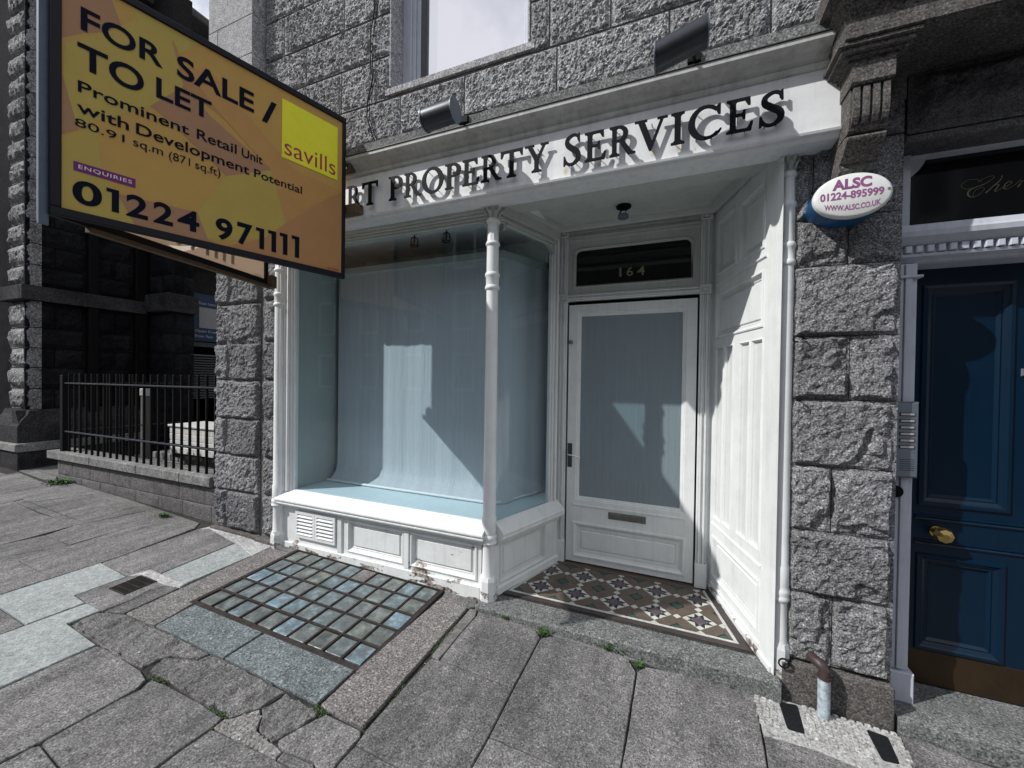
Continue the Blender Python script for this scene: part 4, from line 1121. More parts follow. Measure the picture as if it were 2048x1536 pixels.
# return of the bay
RB = Fr((-1.09, 2.40, 0), (.24, .67, 0), (0, 0, 1), (.941, -.337, 0))
RL = .712
sl = MB(); SR = [(h*.8, v) for h, v in SILL]; sweep(sl, RB, SR, -.01, RL-.02); obj('return_sill', sl, M_WHITE, SF)
panelled(SF, RB, (0, RL), (-1.455, -1.095), [(.045, -1.385, .56, -1.105)], M_WHITE, 'return_riser')
mb = MB(); sweep(mb, RB, [(0, -1.455), (.012, -1.455), (.012, -1.41), (.004, -1.40), (0, -1.40)], .0, RL); obj('return_skirting', mb, M_WHITE, SF)
mb = MB()
for a, b, h in ((.592, .606, .0), (.607, .622, .014), (.623, .640, .004), (.641, .665, .020)): mb.fbox(RB, a, b, -.96, 1.10, -.03, h, .002)
obj('return_jamb', mb, M_WHITE, SF)
mb = MB()
for a, b, h in ((1.045, 1.060, .0), (1.0605, 1.078, .014), (1.0785, 1.094, .004), (1.0945, 1.20, .024)): mb.fbox(RB, -.01, .665, a, b, -.03, h, .002)
obj('return_head', mb, M_SOFF, SF)
obj('head_corner', spandrel(RB, .592, 1.048, .075, 1), M_SOFF, SF); obj('head_corner', spandrel(RB, .035, 1.048, .05, -1), M_SOFF, SF)
# glazing
mb = MB(); mb.add([(-2.95, 2.39, -.955), (-1.12, 2.39, -.955), (-1.12, 2.39, 1.06), (-2.95, 2.39, 1.06)], [(0, 1, 2, 3)]); obj('shop_pane', mb, M_GLASS, SF)
mb = MB(); mb.add([RB.p(*q, -.01) for q in ((.01, -.965), (.60, -.965), (.60, 1.05), (.01, 1.05))], [(0, 1, 2, 3)]); obj('return_pane', mb, M_GLASS, SF)
# columns
COLP = [(.052, -1.47), (.056, -1.455), (.056, -1.32), (.050, -1.305), (.043, -1.285), (.041, -1.10), (.044, -1.092), (.052, -1.085), (.056, -1.075), (.052, -1.066), (.050, -1.058), (.055, -1.046), (.053, -1.032), (.046, -1.022), (.048, -1.01), (.048, -.915), (.043, -.905), (.0415, -.4), (.040, .2), (.0385, .585),
        (.046, .590), (.050, .600), (.047, .612), (.042, .617), (.0435, .67), (.047, .675), (.050, .686), (.046, .698), (.040, .703), (.039, .872), (.044, .877), (.048, .888), (.044, .899), (.038, .906), (.037, 1.02), (.042, 1.025), (.047, 1.036), (.044, 1.046), (.040, 1.052)]
CAPP = [(.036, 1.052), (.038, 1.075), (.044, 1.10), (.054, 1.122), (.058, 1.13)]
def column(x, y, label=None, scale=1.0):
    m_ = MB(); pr = [(r*scale, z) for r, z in COLP if z > -1.31]
    m_.lathe((x, y, 0), pr, 32, flute=(.907, 1.02, 10, .16))
    c_ = obj('column', m_, M_WHITE, SF, smooth=True, label=label)
    m_ = MB(); m_.lathe((x, y, 0), [(r*scale, z) for r, z in [(.058, -1.475), (.060, -1.465), (.060, -1.325), (.052, -1.300)]], 8, a0=math.pi/8, a1=math.pi/8+2*math.pi); obj('column_base', m_, M_WPEEL, c_)
    m_ = MB(); m_.lathe((x, y, 0), [(r*scale, z) for r, z in CAPP], 24)
    m_.box(x-.062*scale, x+.062*scale, y-.062*scale, y+.062*scale, 1.130, 1.149, .003)
    for tier, (r0, z0, hh, n_) in enumerate(((.040, 1.054, .038, 8), (.043, 1.078, .046, 8))):
        for k in range(n_):
            a = 2*math.pi*(k+.5*tier)/n_; d = Vector((math.cos(a), math.sin(a), 0)); s_ = Vector((-math.sin(a), math.cos(a), 0)); w = .012*scale
            pts = [(0, 0, 1.), (.004, .35, 1.1), (.010, .7, .95), (.022, .97, .7), (.030, .92, .45), (.030, .80, .2)]
            k0 = len(m_.v)
            for (o_, t, ww) in pts:
                c0 = Vector((x, y, z0+hh*t))+d*(r0+o_)*scale
                m_.v += [tuple(c0-s_*w*ww), tuple(c0+d*.004), tuple(c0+s_*w*ww)]
            for i in range(len(pts)-1):
                a_ = k0+3*i; m_.f += [(a_, a_+1, a_+4, a_+3), (a_+1, a_+2, a_+5, a_+4)]
    for sx in (-1, 1):
        for sy in (-1, 1):
            m_.lathe((x+sx*.050*scale, y+sy*.050*scale, 1.122), [(.004, -.012), (.011, -.008), (.013, 0), (.010, .008)], 10)
    obj('capital', m_, M_SOFF, c_, smooth=True)
column(-1.118, 2.362, 'free-standing white column at the corner of the bay window')
column(.514, 2.352, 'slim white half column against the right hand granite pier', .74)
column(-3.075, 2.335, 'white half column beside the left granite pier')
# splay wall right of the door
SP = Fr((.482, 2.30, 0), (-.247, .865, 0), (0, 0, 1), (-.9615, -.2746, 0))
SLEN = .90
FIN = [(0, 0), (.002, .004), (.006, .005), (.014, -.012), (.022, -.014)]
pans = [(.165, .722, .448, 1.082), (.500, .735, .775, 1.100), (.165, .300, .785, .605)]
pans += [(.160, -.905, .290, .243, FIN), (.305, -.910, .435, .243, FIN), (.515, -.925, .640, .243, FIN), (.655, -.935, .785, .243, FIN)]
pans += [(.155, -1.335, .790, -1.055)]
panelled(SP_ if False else SF, SP, (0, SLEN), (-1.455, 1.205), pans, M_WHITE, 'splay_wall')
for z in (.665, -.985, -1.40):
    m_ = MB(); sweep(m_, SP, [(0, z), (.004, z), (.009, z+.005), (.009, z+.012), (.002, z+.018), (0, z+.018)], .14, .80); obj('rail_bead', m_, M_WHITE, SF)
m_ = MB(); sweep(m_, SP, [(0, -1.455), (.01, -1.455), (.01, -1.425), (0, -1.42)], .02, .86); obj('splay_skirting', m_, M_WPEEL, SF)
# body behind splay
m_ = MB(); m_.extr([(.508, 2.36, 0), (.515, 2.36, 0), (.515, 3.3, 0), (.27, 3.3, 0), (.272, 3.178, 0)], (0, 0, -1.5), (0, 0, 1.25)); obj('splay_core', m_, M_ROOMD, SF)

# ---- door wall
FD = FY(3.10)
def reeded(u0, u1, v0, v1, vert=True, y=3.10, mat=None, name='architrave'):
    m_ = MB(); fr = FY(y); n = 5; w = (u1-u0 if vert else v1-v0)/n
    hs = [.016, .026, .014, .024, .010]
    for i in range(n):
        if vert: m_.fbox(fr, u0+i*w, u0+(i+1)*w-.0008, v0, v1, -.03, hs[i], .002)
        else: m_.fbox(fr, u0, u1, v0+i*w, v0+(i+1)*w-.0008, -.03, hs[i], .002)
    return obj(name, m_, mat or M_WHITE, SF)
reeded(-.868, -.796, -1.28, .62); reeded(.160, .230, -1.28, .62)
reeded(-.868, -.796, .69, 1.14); reeded(.160, .230, .69, 1.14)
reeded(-.795, .159, 1.10, 1.199, False, mat=M_SOFF); reeded(-.795, .159, .63, .688, False)
for x in (-.868, .160):
    for z in (.622, 1.142):
        m_ = MB(); m_.rings(FY(3.10), x-.002, z, x+.073, z+.066, [(0, -.02), (0, .028), (.004, .031), (.010, .028), (.014, .022), (.022, .022), (.026, .027), (.032, .027)]); obj('corner_block', m_, M_WHITE, SF)
    m_ = MB(); m_.fbox(FY(3.10), x-.003, x+.075, -1.452, -1.281, -.03, .032, .004); obj('architrave_base', m_, M_WHITE, SF)
m_ = MB(); m_.fbox(FY(3.12), -.93, -.868, -1.46, 1.21, -.1, .0); m_.fbox(FY(3.12), .23, .30, -1.46, 1.21, -.1, .0); m_.fbox(FY(3.12), -.93, .30, 1.10, 1.24, -.1, -.002); obj('door_wall', m_, M_WHITE, SF)
# transom light
TP = MB(); fr = FY(3.10); u0, v0, u1, v1 = -.795, .690, .159, 1.10
def rrect(u0, v0, u1, v1, r, bot=0.):
    P = [(u0+bot, v0), (u1-bot, v0)] if bot == 0 else []
    P = [(u0, v0), (u1, v0)]
    P += [(u1-r+r*math.cos(a), v1-r+r*math.sin(a)) for a in np.linspace(0, math.pi/2, 7)]
    P += [(u0+r+r*math.cos(a), v1-r+r*math.sin(a)) for a in np.linspace(math.pi/2, math.pi, 7)]
    return P
outer = [(u0, v0), (u1, v0), (u1, v1), (u0, v1)]
inn = rrect(-.748, .738, .112, 1.040, .055)
poly_slab(TP, [outer, inn[::-1]], fr, -.04, .0)
TP.tube([fr.p(q[0], q[1], .002) for q in inn+inn[:1]], .007, 6); inn2 = rrect(-.740, .746, .104, 1.032, .048); TP.tube([fr.p(q[0], q[1], -.008) for q in inn2+inn2[:1]], .006, 6)
tl = obj('transom_light', TP, M_SOFF, SF)
m_ = MB(); m_.add([fr.p(*q, -.02) for q in ((-.77, .72), (.13, .72), (.13, 1.06), (-.77, 1.06))], [(0, 1, 2, 3)]); obj('pane', m_, M_FAN, tl)
m_ = MB()
def numeral(mb, body, u0, u1, v0, v1, h): text_on(mb, fr, body, u0, u1, v0, v1, h, .012)
numeral(m_, '1', -.402, -.386, .800, .868, -.016); numeral(m_, '6', -.348, -.300, .800, .868, -.016); numeral(m_, '4', -.272, -.215, .800, .868, -.016)
obj('house_number', m_, M_GILT2, tl)
# door
dm = MB(); fr = FY(3.095)
D0, D1, DZ0, DZ1 = -.783, .147, -1.438, .600
DR = [(0, 0), (.010, 0), (.014, -.008), (.022, -.008), (.026, -.014), (.034, -.016), (.038, -.026)]
b_ = panel_board(fr, (D0, D1), (DZ0, DZ1), [(D0+.060, -.955, D1-.058, .545), (D0+.052, -1.40, D1-.052, -1.118)])
# raised mid rail
dr = obj('door', b_, M_WHITE, SF)
m_ = MB(); m_.rings(fr, D0+.060, -.955, D1-.058, .545, DR, fill=False); obj('glazing_bead', m_, M_WHITE, dr)
m_ = MB(); m_.rings(fr, D0+.052, -1.40, D1-.052, -1.118, [(0, 0), (.003, .008), (.016, .010), (.026, .002), (.040, -.006), (.062, -.008), (.066, -.012), (.072, -.012), (.076, -.005)]); obj('door_panel', m_, M_WHITE, dr)
m_ = MB(); m_.fbox(fr, D0+.052, D1-.052, -.992, -.978, -.004, .007, .002); obj('rail_moulding', m_, M_WHITE, dr)
m_ = MB(); m_.add([fr.p(*q, -.0215) for q in ((D0+.095, -.92), (D1-.093, -.92), (D1-.093, .51), (D0+.095, .51))], [(0, 1, 2, 3)]); obj('door_pane', m_, M_DGLASS, dr)
m_ = MB(); m_.box(D0-.010, D1+.010, 3.12, 3.14, -1.45, .615); m_.v = m_.v; obj('dark_gap', m_, M_DKHOLE, dr)
m_ = MB(); m_.fbox(fr, -.452, -.176, -1.062, -1.008, .0, .006, .003); m_.fbox(fr, -.438, -.190, -1.055, -1.016, .006, .012, .003); obj('letter_plate', m_, plain('letter_plate_metal', (.19, .185, .17), .42, .7, var=.2), dr)
m_ = MB(); m_.fbox(fr, -.778, -.742, -.69, -.50, 0, .005, .002); m_.lathe((-.760, 3.085, -.53), [(.004, 0), (.004, .006)], 8, 'y'); hb = obj('lock_plate', m_, plain('worn_chrome', (.10, .10, .105), .35, .8), dr)
m_ = MB(); m_.lathe((-.760, 3.045, -.585), [(.008, 0), (.008, .045)], 12, 'y'); m_.tube([(-.760, 3.045, -.585), (-.72, 3.04, -.588), (-.665, 3.043, -.600)], [.007, .0065, .005], 8); obj('door_handle', m_, plain('lever_chrome', (.55, .55, .56), .22, 1.), dr)
m_ = MB(); m_.lathe((-.763, 3.07, .305), [(.006, 0), (.016, .004), (.016, .02), (.012, .025)], 14, 'y'); obj('night_latch', m_, M_GREYMET, dr)

# fabric behind glass
def fabric_mat(name, col):
    m, nt, b, o = newmat(name); L = nt.links
    g_ = nd(nt, 'NewGeometry'); mp = nd(nt, 'Mapping'); mp.inputs['Scale'].default_value = (60, 60, 1.2); L.new(g_.outputs['Position'], mp.inputs[0])
    n = nd(nt, 'TexNoise', Scale=1, Detail=5, Roughness=.6); L.new(mp.outputs[0], n.inputs['Vector'])
    r = ramp(nt, n.outputs['Fac'], [(.3, .93), (.7, 1.04)])
    L.new(mul(nt, col, r.outputs[0], 1), b.inputs['Base Color']); b.inputs['Roughness'].default_value = .9; b.inputs['Specular IOR Level'].default_value = .1
    mp2 = nd(nt, 'Mapping'); mp2.inputs['Scale'].default_value = (34, 34, 9); L.new(g_.outputs['Position'], mp2.inputs[0])
    n2 = nd(nt, 'TexNoise', Scale=1, Detail=5, Roughness=.65); L.new(mp2.outputs[0], n2.inputs['Vector'])
    ad = nd(nt, 'Math', _operation='ADD'); L.new(n.outputs['Fac'], ad.inputs[0]); L.new(n2.outputs['Fac'], ad.inputs[1])
    bp = nd(nt, 'Bump', Strength=.55, Distance=.006); L.new(ad.outputs[0], bp.inputs['Height']); L.new(bp.outputs[0], b.inputs['Normal'])
    return m
M_FAB = fabric_mat('blind_fabric', (.52, .555, .59)); M_FAB2 = fabric_mat('door_fabric', (.39, .42, .44))
BL = thing('fabric_backdrop', 'pale blue-grey cloth hung as a backdrop behind the big shop window', 'backdrop', (-2.0, 2.75, -.95))
m_ = MB(); path = [(-2.905, 2.80), (-2.80, 2.802), (-1.30, 2.80), (-1.24, 2.81), (-1.18, 2.86), (-.99, 3.30)]
dd = []; 
for i in range(len(path)-1):
    a, b = np.array(path[i]), np.array(path[i+1]); n = max(1, int(np.linalg.norm(b-a)/.03))
    for k in range(n): dd.append(a+(b-a)*k/n)
dd.append(np.array(path[-1])); nz = 26
for i, q in enumerate(dd):
    for k in range(nz+1):
        z = .955-(.955+.948)*k/nz; t = max(0, (-z-.81)/.138); y = q[1]-.085*t*t*(1 if q[1] < 2.9 else .5); x = q[0]-(.012*t*t if i == 0 else 0)
        m_.v.append((x, y+.003*math.sin(x*23)+.002*math.sin(x*61), z))
m_.f = [(i*(nz+1)+k, (i+1)*(nz+1)+k, (i+1)*(nz+1)+k+1, i*(nz+1)+k+1) for i in range(len(dd)-1) for k in range(nz)]
obj('cloth', m_, M_FAB, BL, smooth='all')
m_ = MB(); bp_ = [(-2.935, 2.708), (-1.33, 2.708), (-1.27, 2.718), (-1.22, 2.76), (-1.05, 3.12)]
m_.tube([(x, y, -.938) for x, y in bp_], .011, 8); obj('bottom_bar', m_, M_WHITE, BL, smooth=True)
m_ = MB(); m_.box(-2.958, -1.30, 2.74, 2.81, .93, .985, .003); m_.extr([(-1.30, 2.74, 0), (-1.22, 2.76, 0), (-1.0, 3.20, 0), (-1.03, 3.22, 0), (-1.27, 2.83, 0)], (0, 0, .93), (0, 0, .985)); obj('top_rail', m_, M_ROOM, BL)
DF = thing('door_curtain', 'grey-blue cloth stretched behind the glass of the white shop door', 'curtain', (-.32, 3.14, -.95))
m_ = MB()
for i in range(41):
    for k in range(12):
        x = D0+.09+i*(D1-D0-.18)/40; m_.v.append((x, 3.125-.0+.001*math.sin(i*1.3), -.93+k*1.45/11))
m_.v = [(x, y-.0, z) for x, y, z in m_.v]
m_.f = [(i*12+k, (i+1)*12+k, (i+1)*12+k+1, i*12+k+1) for i in range(40) for k in range(11)]
m_.v = [(x, 3.1195-.001+.0006*math.sin(x*140), z) for x, y, z in m_.v]
obj('cloth', m_, M_FAB2, DF, smooth='all')
# window display box
m_ = MB(); m_.extr([(-2.955, 2.394, 0), (-1.10, 2.394, 0), (-.88, 3.06, 0), (-.88, 3.35, 0), (-2.955, 3.35, 0)], (0, 0, -.985), (0, 0, -.953)); obj('display_floor', m_, M_DFLOOR, SF)
m_ = MB(); m_.box(-2.985, -2.957, 2.412, 3.35, -1.0, 1.25); obj('display_side', m_, M_ROOM, SF)
m_ = MB(); m_.box(-2.957, -.90, 2.42, 3.3, 1.185, 1.205); obj('display_ceiling', m_, M_WHITE, SF)
m_ = MB(); m_.box(-2.957, -1.0, 3.20, 3.22, .99, 1.184); obj('display_back', m_, M_WHITE, SF)
m_ = MB(); m_.box(-2.985, .50, 5.0, 5.1, -1.5, 1.25); m_.box(-2.985, .5, 3.36, 5.0, 1.25, 1.27); m_.box(-2.985, .5, 3.2, 5.0, -1.52, -1.5); m_.box(.5, .52, 3.3, 5.0, -1.5, 1.25); m_.box(-2.99, -2.985, 3.36, 5, -1.5, 1.25); obj('shop_interior', m_, M_ROOMD, SF)

# lettering
SG = thing('shop_lettering', 'black serif stand-off letters reading PROPERTY SERVICES on the white fascia', 'shop sign', (-.8, 2.19, 1.2))
LT = [('R', -2.182, -2.048), ('T', -2.046, -1.909), ('P', -1.813, -1.7), ('R', -1.686, -1.549), ('O', -1.545, -1.382), ('P', -1.37, -1.255), ('E', -1.244, -1.126), ('R', -1.112, -.975), ('T', -.983, -.842), ('Y', -.828, -.684), ('S', -.596, -.498), ('E', -.477, -.359), ('R', -.343, -.207), ('V', -.213, -.051), ('I', -.036, .028), ('C', .044, .194), ('E', .213, .327), ('S', .35, .452)]
fl = FY(2.20)
for ch, a, b in LT:
    big = .168 if (a in (-.596,) ) else .156
    gl = get_glyph(ch); loops = [[(a+(b-a)*x, 1.2035+big*y) for x, y in l] for l in gl]
    m_ = MB(); poly_slab(m_, loops, fl, .026, .033); lo = obj('letter', m_, M_BLACKL, SG)
    m_ = MB(); w = b-a
    for (sx, sz) in (((.3, .1), (.7, .85)) if ch in 'TYVI' else ((.25, .06), (.25, .92), (.72, .06 if ch not in 'P' else .6))):
        m_.lathe((a+w*sx if ch not in 'TYV' else a+w*.5+(sx-.5)*.02, 2.174, 1.2035+.156*sz), [(.0022, 0), (.0022, .026)], 6, 'y')
    obj('stand_off_pin', m_, M_BLACKL, lo)
# ================================================================ TILED THRESHOLD + STEP
ST = thing('doorstep', 'worn granite doorstep and patterned Victorian tile floor of the shop doorway', 'doorstep', (-.33, 2.6, -1.55))
m_ = MB()
k = 0
P = [(-1.165, 2.44), (-1.165, 2.262), (-1.15, 2.246), (.505, 2.255), (.512, 2.27), (.512, 2.44)]
A_ = [np.array(p) for p in P]; A_ = resamp(A_, .06, .0015, np.random.RandomState(3)); B_ = inset(A_, .010); n = len(A_)
m_.v = [(q[0], q[1], -1.452) for q in B_]+[(q[0], q[1], -1.462) for q in A_]+[(q[0], q[1]-.002, -1.66) for q in A_]
m_.f = [tuple(t) for t in tessellate_polygon([[Vector((q[0], q[1], 0)) for q in B_]])]+[(r*n+i, r*n+(i+1) % n, (r+1)*n+(i+1) % n, (r+1)*n+i) for r in (0, 1) for i in range(n)]
obj('step_stone', m_, M_STEP, ST)
m_ = MB(); m_.box(-1.1, .52, 2.40, 3.3, -1.55, -1.4555); obj('floor_bed', m_, M_BASE, ST)
def tile_mat(name, c, rough=.45): return plain(name, c, rough, var=.22, vs=18, bump=.15)
T_W = tile_mat('white_tile', (.52, .52, .48)); T_K = tile_mat('black_tile', (.022, .021, .026)); T_B = tile_mat('buff_tile', (.108, .084, .068)); T_G = tile_mat('green_tile', (.035, .075, .062)); T_P = tile_mat('purple_tile', (.10, .075, .095)); T_L = tile_mat('blue_grey_tile', (.15, .18, .205)); T_D = tile_mat('dark_border_tile', (.050, .040, .040))
FLOOR = [(-1.008, 2.522), (.335, 2.522), (.205, 3.035), (-.835, 3.035)]
def clip(P, Q):
    n = len(Q)
    for i in range(n):
        a, b = Q[i], Q[(i+1) % n]; out = []
        side = lambda p: (b[0]-a[0])*(p[1]-a[1])-(b[1]-a[1])*(p[0]-a[0])
        for k in range(len(P)):
            p, q = P[k], P[(k+1) % len(P)]; sp_, sq = side(p), side(q)
            if sp_ >= 0: out.append(p)
            if sp_*sq < 0: t = sp_/(sp_-sq); out.append((p[0]+(q[0]-p[0])*t, p[1]+(q[1]-p[1])*t))
        P = out
        if len(P) < 3: return []
    return P
tiles = []
d = .2533; Lc = d/math.sqrt(2); OX, OY = -.8445, 2.648
def tw(u, v): return (OX+(u-v)*Lc/math.sqrt(2), OY+(u+v)*Lc/math.sqrt(2))
s_ = .385; q_ = s_/2
def T(mat, pts): tiles.append((mat, [tw(*p) for p in pts]))
for mI in range(-3, 10):
    for nI in range(-9, 6):
        cu, cv = mI, nI
        off = lambda P: [(cu+a, cv+b) for a, b in P]
        T(T_W, off([(.5-.1, .5-.1), (.5+.1, .5-.1), (.5+.1, .5+.1), (.5-.1, .5+.1)]))
        if (mI+nI) % 2 == 0:
            for a, b in ((-1, -1), (1, -1), (1, 1), (-1, 1)): T(T_W, off([(a*s_, b*s_), (a*q_, b*s_), (a*q_, b*q_), (a*s_, b*q_)]))
            o8 = [(q_*c, q_*e) for c, e in ((1, .42), (.42, 1), (-.42, 1), (-1, .42), (-1, -.42), (-.42, -1), (.42, -1), (1, -.42))]
            T(T_P, off(o8))
            for a, b in ((1, 1), (-1, 1), (-1, -1), (1, -1)): T(T_L, off([(a*q_, b*q_), (a*q_, b*.42*q_), (a*.42*q_, b*q_)]))
            for (ax, ay) in ((1, 0), (0, 1), (-1, 0), (0, -1)):
                bx, by = -ay, ax; V = lambda r, t: (ax*r+bx*t, ay*r+by*t)
                T(T_W, off([V(s_, q_), V(s_, -q_), V(q_*1.12, 0)])); T(T_K, off([V(s_, q_), V(q_*1.12, 0), V(q_, q_)])); T(T_K, off([V(s_, -q_), V(q_, -q_), V(q_*1.12, 0)]))
        else:
            gq = .185
            T(T_G, off([(gq*.9*c, gq*.9*e) for c, e in ((1, .5), (.5, 1), (-.5, 1), (-1, .5), (-1, -.5), (-.5, -1), (.5, -1), (1, -.5))]))
            for a, b in ((1, 1), (-1, 1), (-1, -1), (1, -1)): T(T_K, off([(a*gq, b*gq), (a*gq, b*.42*gq), (a*.42*gq, b*gq)]))
            for (ax, ay) in ((1, 0), (0, 1), (-1, 0), (0, -1)):
                bx, by = -ay, ax; V = lambda r, t: (ax*r+bx*t, ay*r+by*t)
                T(T_B, off([V(gq, -gq), V(.395, -.395), V(.60, -.395), V(.60, .395), V(.395, .395), V(gq, gq)]))
cl = []
def area(P): return abs(sum(P[i][0]*P[(i+1) % len(P)][1]-P[(i+1) % len(P)][0]*P[i][1] for i in range(len(P))))/2
for mt, P in tiles:
    A0 = sum(P[i][0]*P[(i+1) % len(P)][1]-P[(i+1) % len(P)][0]*P[i][1] for i in range(len(P)))
    if A0 < 0: P = P[::-1]
    c = clip(P, FLOOR)
    if c and area(c) > 2e-5: cl.append((area(c), mt, c))
# borders: white strip of small tiles and dark outer band
def strip(a, b, w, mat, L, seg):
    a = np.array(a); b = np.array(b); D = (b-a); n = max(1, int(np.linalg.norm(D)/seg)); nn = np.array([-D[1], D[0]])/np.linalg.norm(D)*w
    for i in range(n):
        p = a+D*i/n; q = a+D*(i+1)/n; L.append((9 if seg > .1 else .0001, mat, [tuple(p), tuple(q), tuple(q-nn), tuple(p-nn)]))
P0 = [np.array(p) for p in FLOOR]
def offp(P, d): return inset([np.array(p) for p in P], -d)
W1 = offp(FLOOR, .001); W2 = offp(FLOOR, .020)
K1 = offp(FLOOR, .0215); K2 = offp(FLOOR, .064)
for i in (0, 1, 3):
    j = (i+1) % 4
    n = int(np.linalg.norm(W1[j]-W1[i])/.034)
    for k in range(n):
        f0, f1 = k/n, (k+1)/n
        cl.append((.0006, T_W, [tuple(W2[i]+(W2[j]-W2[i])*f0), tuple(W2[i]+(W2[j]-W2[i])*f1), tuple(W1[i]+(W1[j]-W1[i])*f1), tuple(W1[i]+(W1[j]-W1[i])*f0)]))
    n = 6 if i == 0 else 3
    for k in range(n):
        f0, f1 = k/n, (k+1)/n
        cl.append((.004, T_D, [tuple(K2[i]+(K2[j]-K2[i])*f0), tuple(K2[i]+(K2[j]-K2[i])*f1), tuple(K1[i]+(K1[j]-K1[i])*f1), tuple(K1[i]+(K1[j]-K1[i])*f0)]))
cl.append((.01, T_B, [(-.84, 3.040), (.20, 3.040), (.19, 3.11), (-.83, 3.11)]))
cl.sort(key=lambda t: -t[0])
rest = {}
for k, (ar, mt, P) in enumerate(cl):
    P = [np.array(p) for p in P]; Q = inset(P, .0009); z = -1.4505+random.uniform(-.0004, .0004)
    if k < 297: m_ = MB()
    else: m_ = rest.setdefault(mt.name, (mt, MB()))[1]
    n = len(Q); b0 = len(m_.v)
    m_.v += [(q[0], q[1], z) for q in Q]+[(q[0], q[1], z-.006) for q in Q]
    m_.f += [tuple(range(b0, b0+n))]+[(b0+i, b0+(i+1) % n, b0+n+(i+1) % n, b0+n+i) for i in range(n)]
    if k < 297: obj('tile', m_, mt, ST)
if rest:
    allm = MB(); mats = []; idx = []
    for nm, (mt, m2) in rest.items():
        idx += [len(mats)]*len(m2.f); mats.append(mt); allm.add(m2.v, m2.f)
    me = bpy.data.meshes.new('small_tile'); me.from_pydata(allm.v, [], allm.f)
    for mt in mats: me.materials.append(mt)
    me.polygons.foreach_set('material_index', idx); me.update()
    o = link('small_tile', me, ST); o['kind'] = 'stuff'

# ================================================================ HOUSE ENTRANCE (blue door)
HE = thing('house_entrance', 'dark blue panelled house door in a white frame with carved transom', 'door', (1.5, 2.6, -1.5))
M_HFR = M_JAMB
m_ = MB(); m_.box(.957, 1.052, 2.445, 2.62, -1.36, .575, .003); fj = obj('door_frame', m_, M_HFR, HE)
for a, b, y in ((.985, 1.0, 2.437), (1.004, 1.03, 2.432)):
    m_ = MB(); m_.box(a, b, y, 2.4445, -1.35, .57, .002); obj('frame_moulding', m_, M_HFR, fj)
m_ = MB(); m_.box(.957, 1.068, 2.425, 2.62, -1.502, -1.361, .004); obj('frame_base', m_, M_HFR, HE)
m_ = MB(); m_.box(.957, 1.066, 2.425, 2.62, .505, .517, .002); obj('frame_band', m_, M_HFR, HE)
m_ = MB(); m_.box(.957, 1.03, 2.47, 2.62, .745, 1.10, .003); obj('fanlight_jamb', m_, M_HFR, HE)
tr = MB(); tr.profx([(2.62, .580), (2.49, .580), (2.475, .586), (2.468, .600), (2.445, .606), (2.44, .618), (2.455, .622), (2.46, .655), (2.44, .660), (2.425, .672), (2.405, .690), (2.40, .712), (2.405, .722), (2.41, .745), (2.62, .750)], .957, 2.058); to = obj('transom', tr, M_HFR, HE)
for k in range(28):
    x = .963+k*.0392; m_ = MB(); m_.box(x, x+.025, 2.432, 2.4605, .6225, .6545, .003); obj('dentil', m_, M_HFR, to)
hd = MB(); hd.profx([(2.62, 1.092), (2.49, 1.092), (2.485, 1.115), (2.47, 1.118), (2.462, 1.13), (2.462, 1.134), (2.62, 1.134)], .957, 2.058); obj('fanlight_head', hd, M_HFR, HE)
# arched corner of fanlight
P = [(1.03, 1.092), (1.10, 1.092)]+[(1.10-.07*math.sin(a)*1.0, 1.092-.10*(1-math.cos(a))) for a in np.linspace(0, math.pi/2, 10)][1:]
m_ = MB(); poly_slab(m_, [[(.99, 1.092), (1.098, 1.092), (1.090, 1.065), (1.072, 1.035), (1.045, 1.008), (.99, .985)]], FY(2.50), -.02, .0); obj('fanlight_corner', m_, M_HFR, HE)
m_ = MB(); m_.box(.99, 2.058, 2.535, 2.54, .745, 1.095); fg = obj('fanlight_pane', m_, M_BLKGL, HE)
m_ = MB()
fg_ = FY(2.534)
def script(mb, strokes):
    for pts in strokes:
        P = [fg_.p(x, z, .0) for x, z, r in pts]; 
        # thin ribbon lettering
        k0 = len(mb.v); n = len(pts)
        for i, (x, z, r) in enumerate(pts):
            a = pts[max(0, i-1)]; b = pts[min(n-1, i+1)]; L = math.hypot(b[0]-a[0], b[1]-a[1]) or 1; nx, nz = -(b[1]-a[1])/L, (b[0]-a[0])/L
            mb.v += [tuple(fg_.p(x+nx*r, z+nz*r, .001)), tuple(fg_.p(x-nx*r, z-nz*r, .001))]
        for i in range(n-1): mb.f.append((k0+2*i, k0+2*i+1, k0+2*i+3, k0+2*i+2))
def cr(pts, n=8):
    P = np.array(pts, float); out = []
    for i in range(len(P)-1):
        p0, p1, p2, p3 = P[max(i-1, 0)], P[i], P[i+1], P[min(i+2, len(P)-1)]
        for k in range(n):
            u = k/n; out.append(tuple(.5*((2*p1)+(-p0+p2)*u+(2*p0-5*p1+4*p2-p3)*u*u+(-p0+3*p1-3*p2+p3)*u**3)))
    out.append(tuple(P[-1])); return out
def sc(x, y): return (1.236+x*.000345*1.07, .965-(y-555)*.00037)
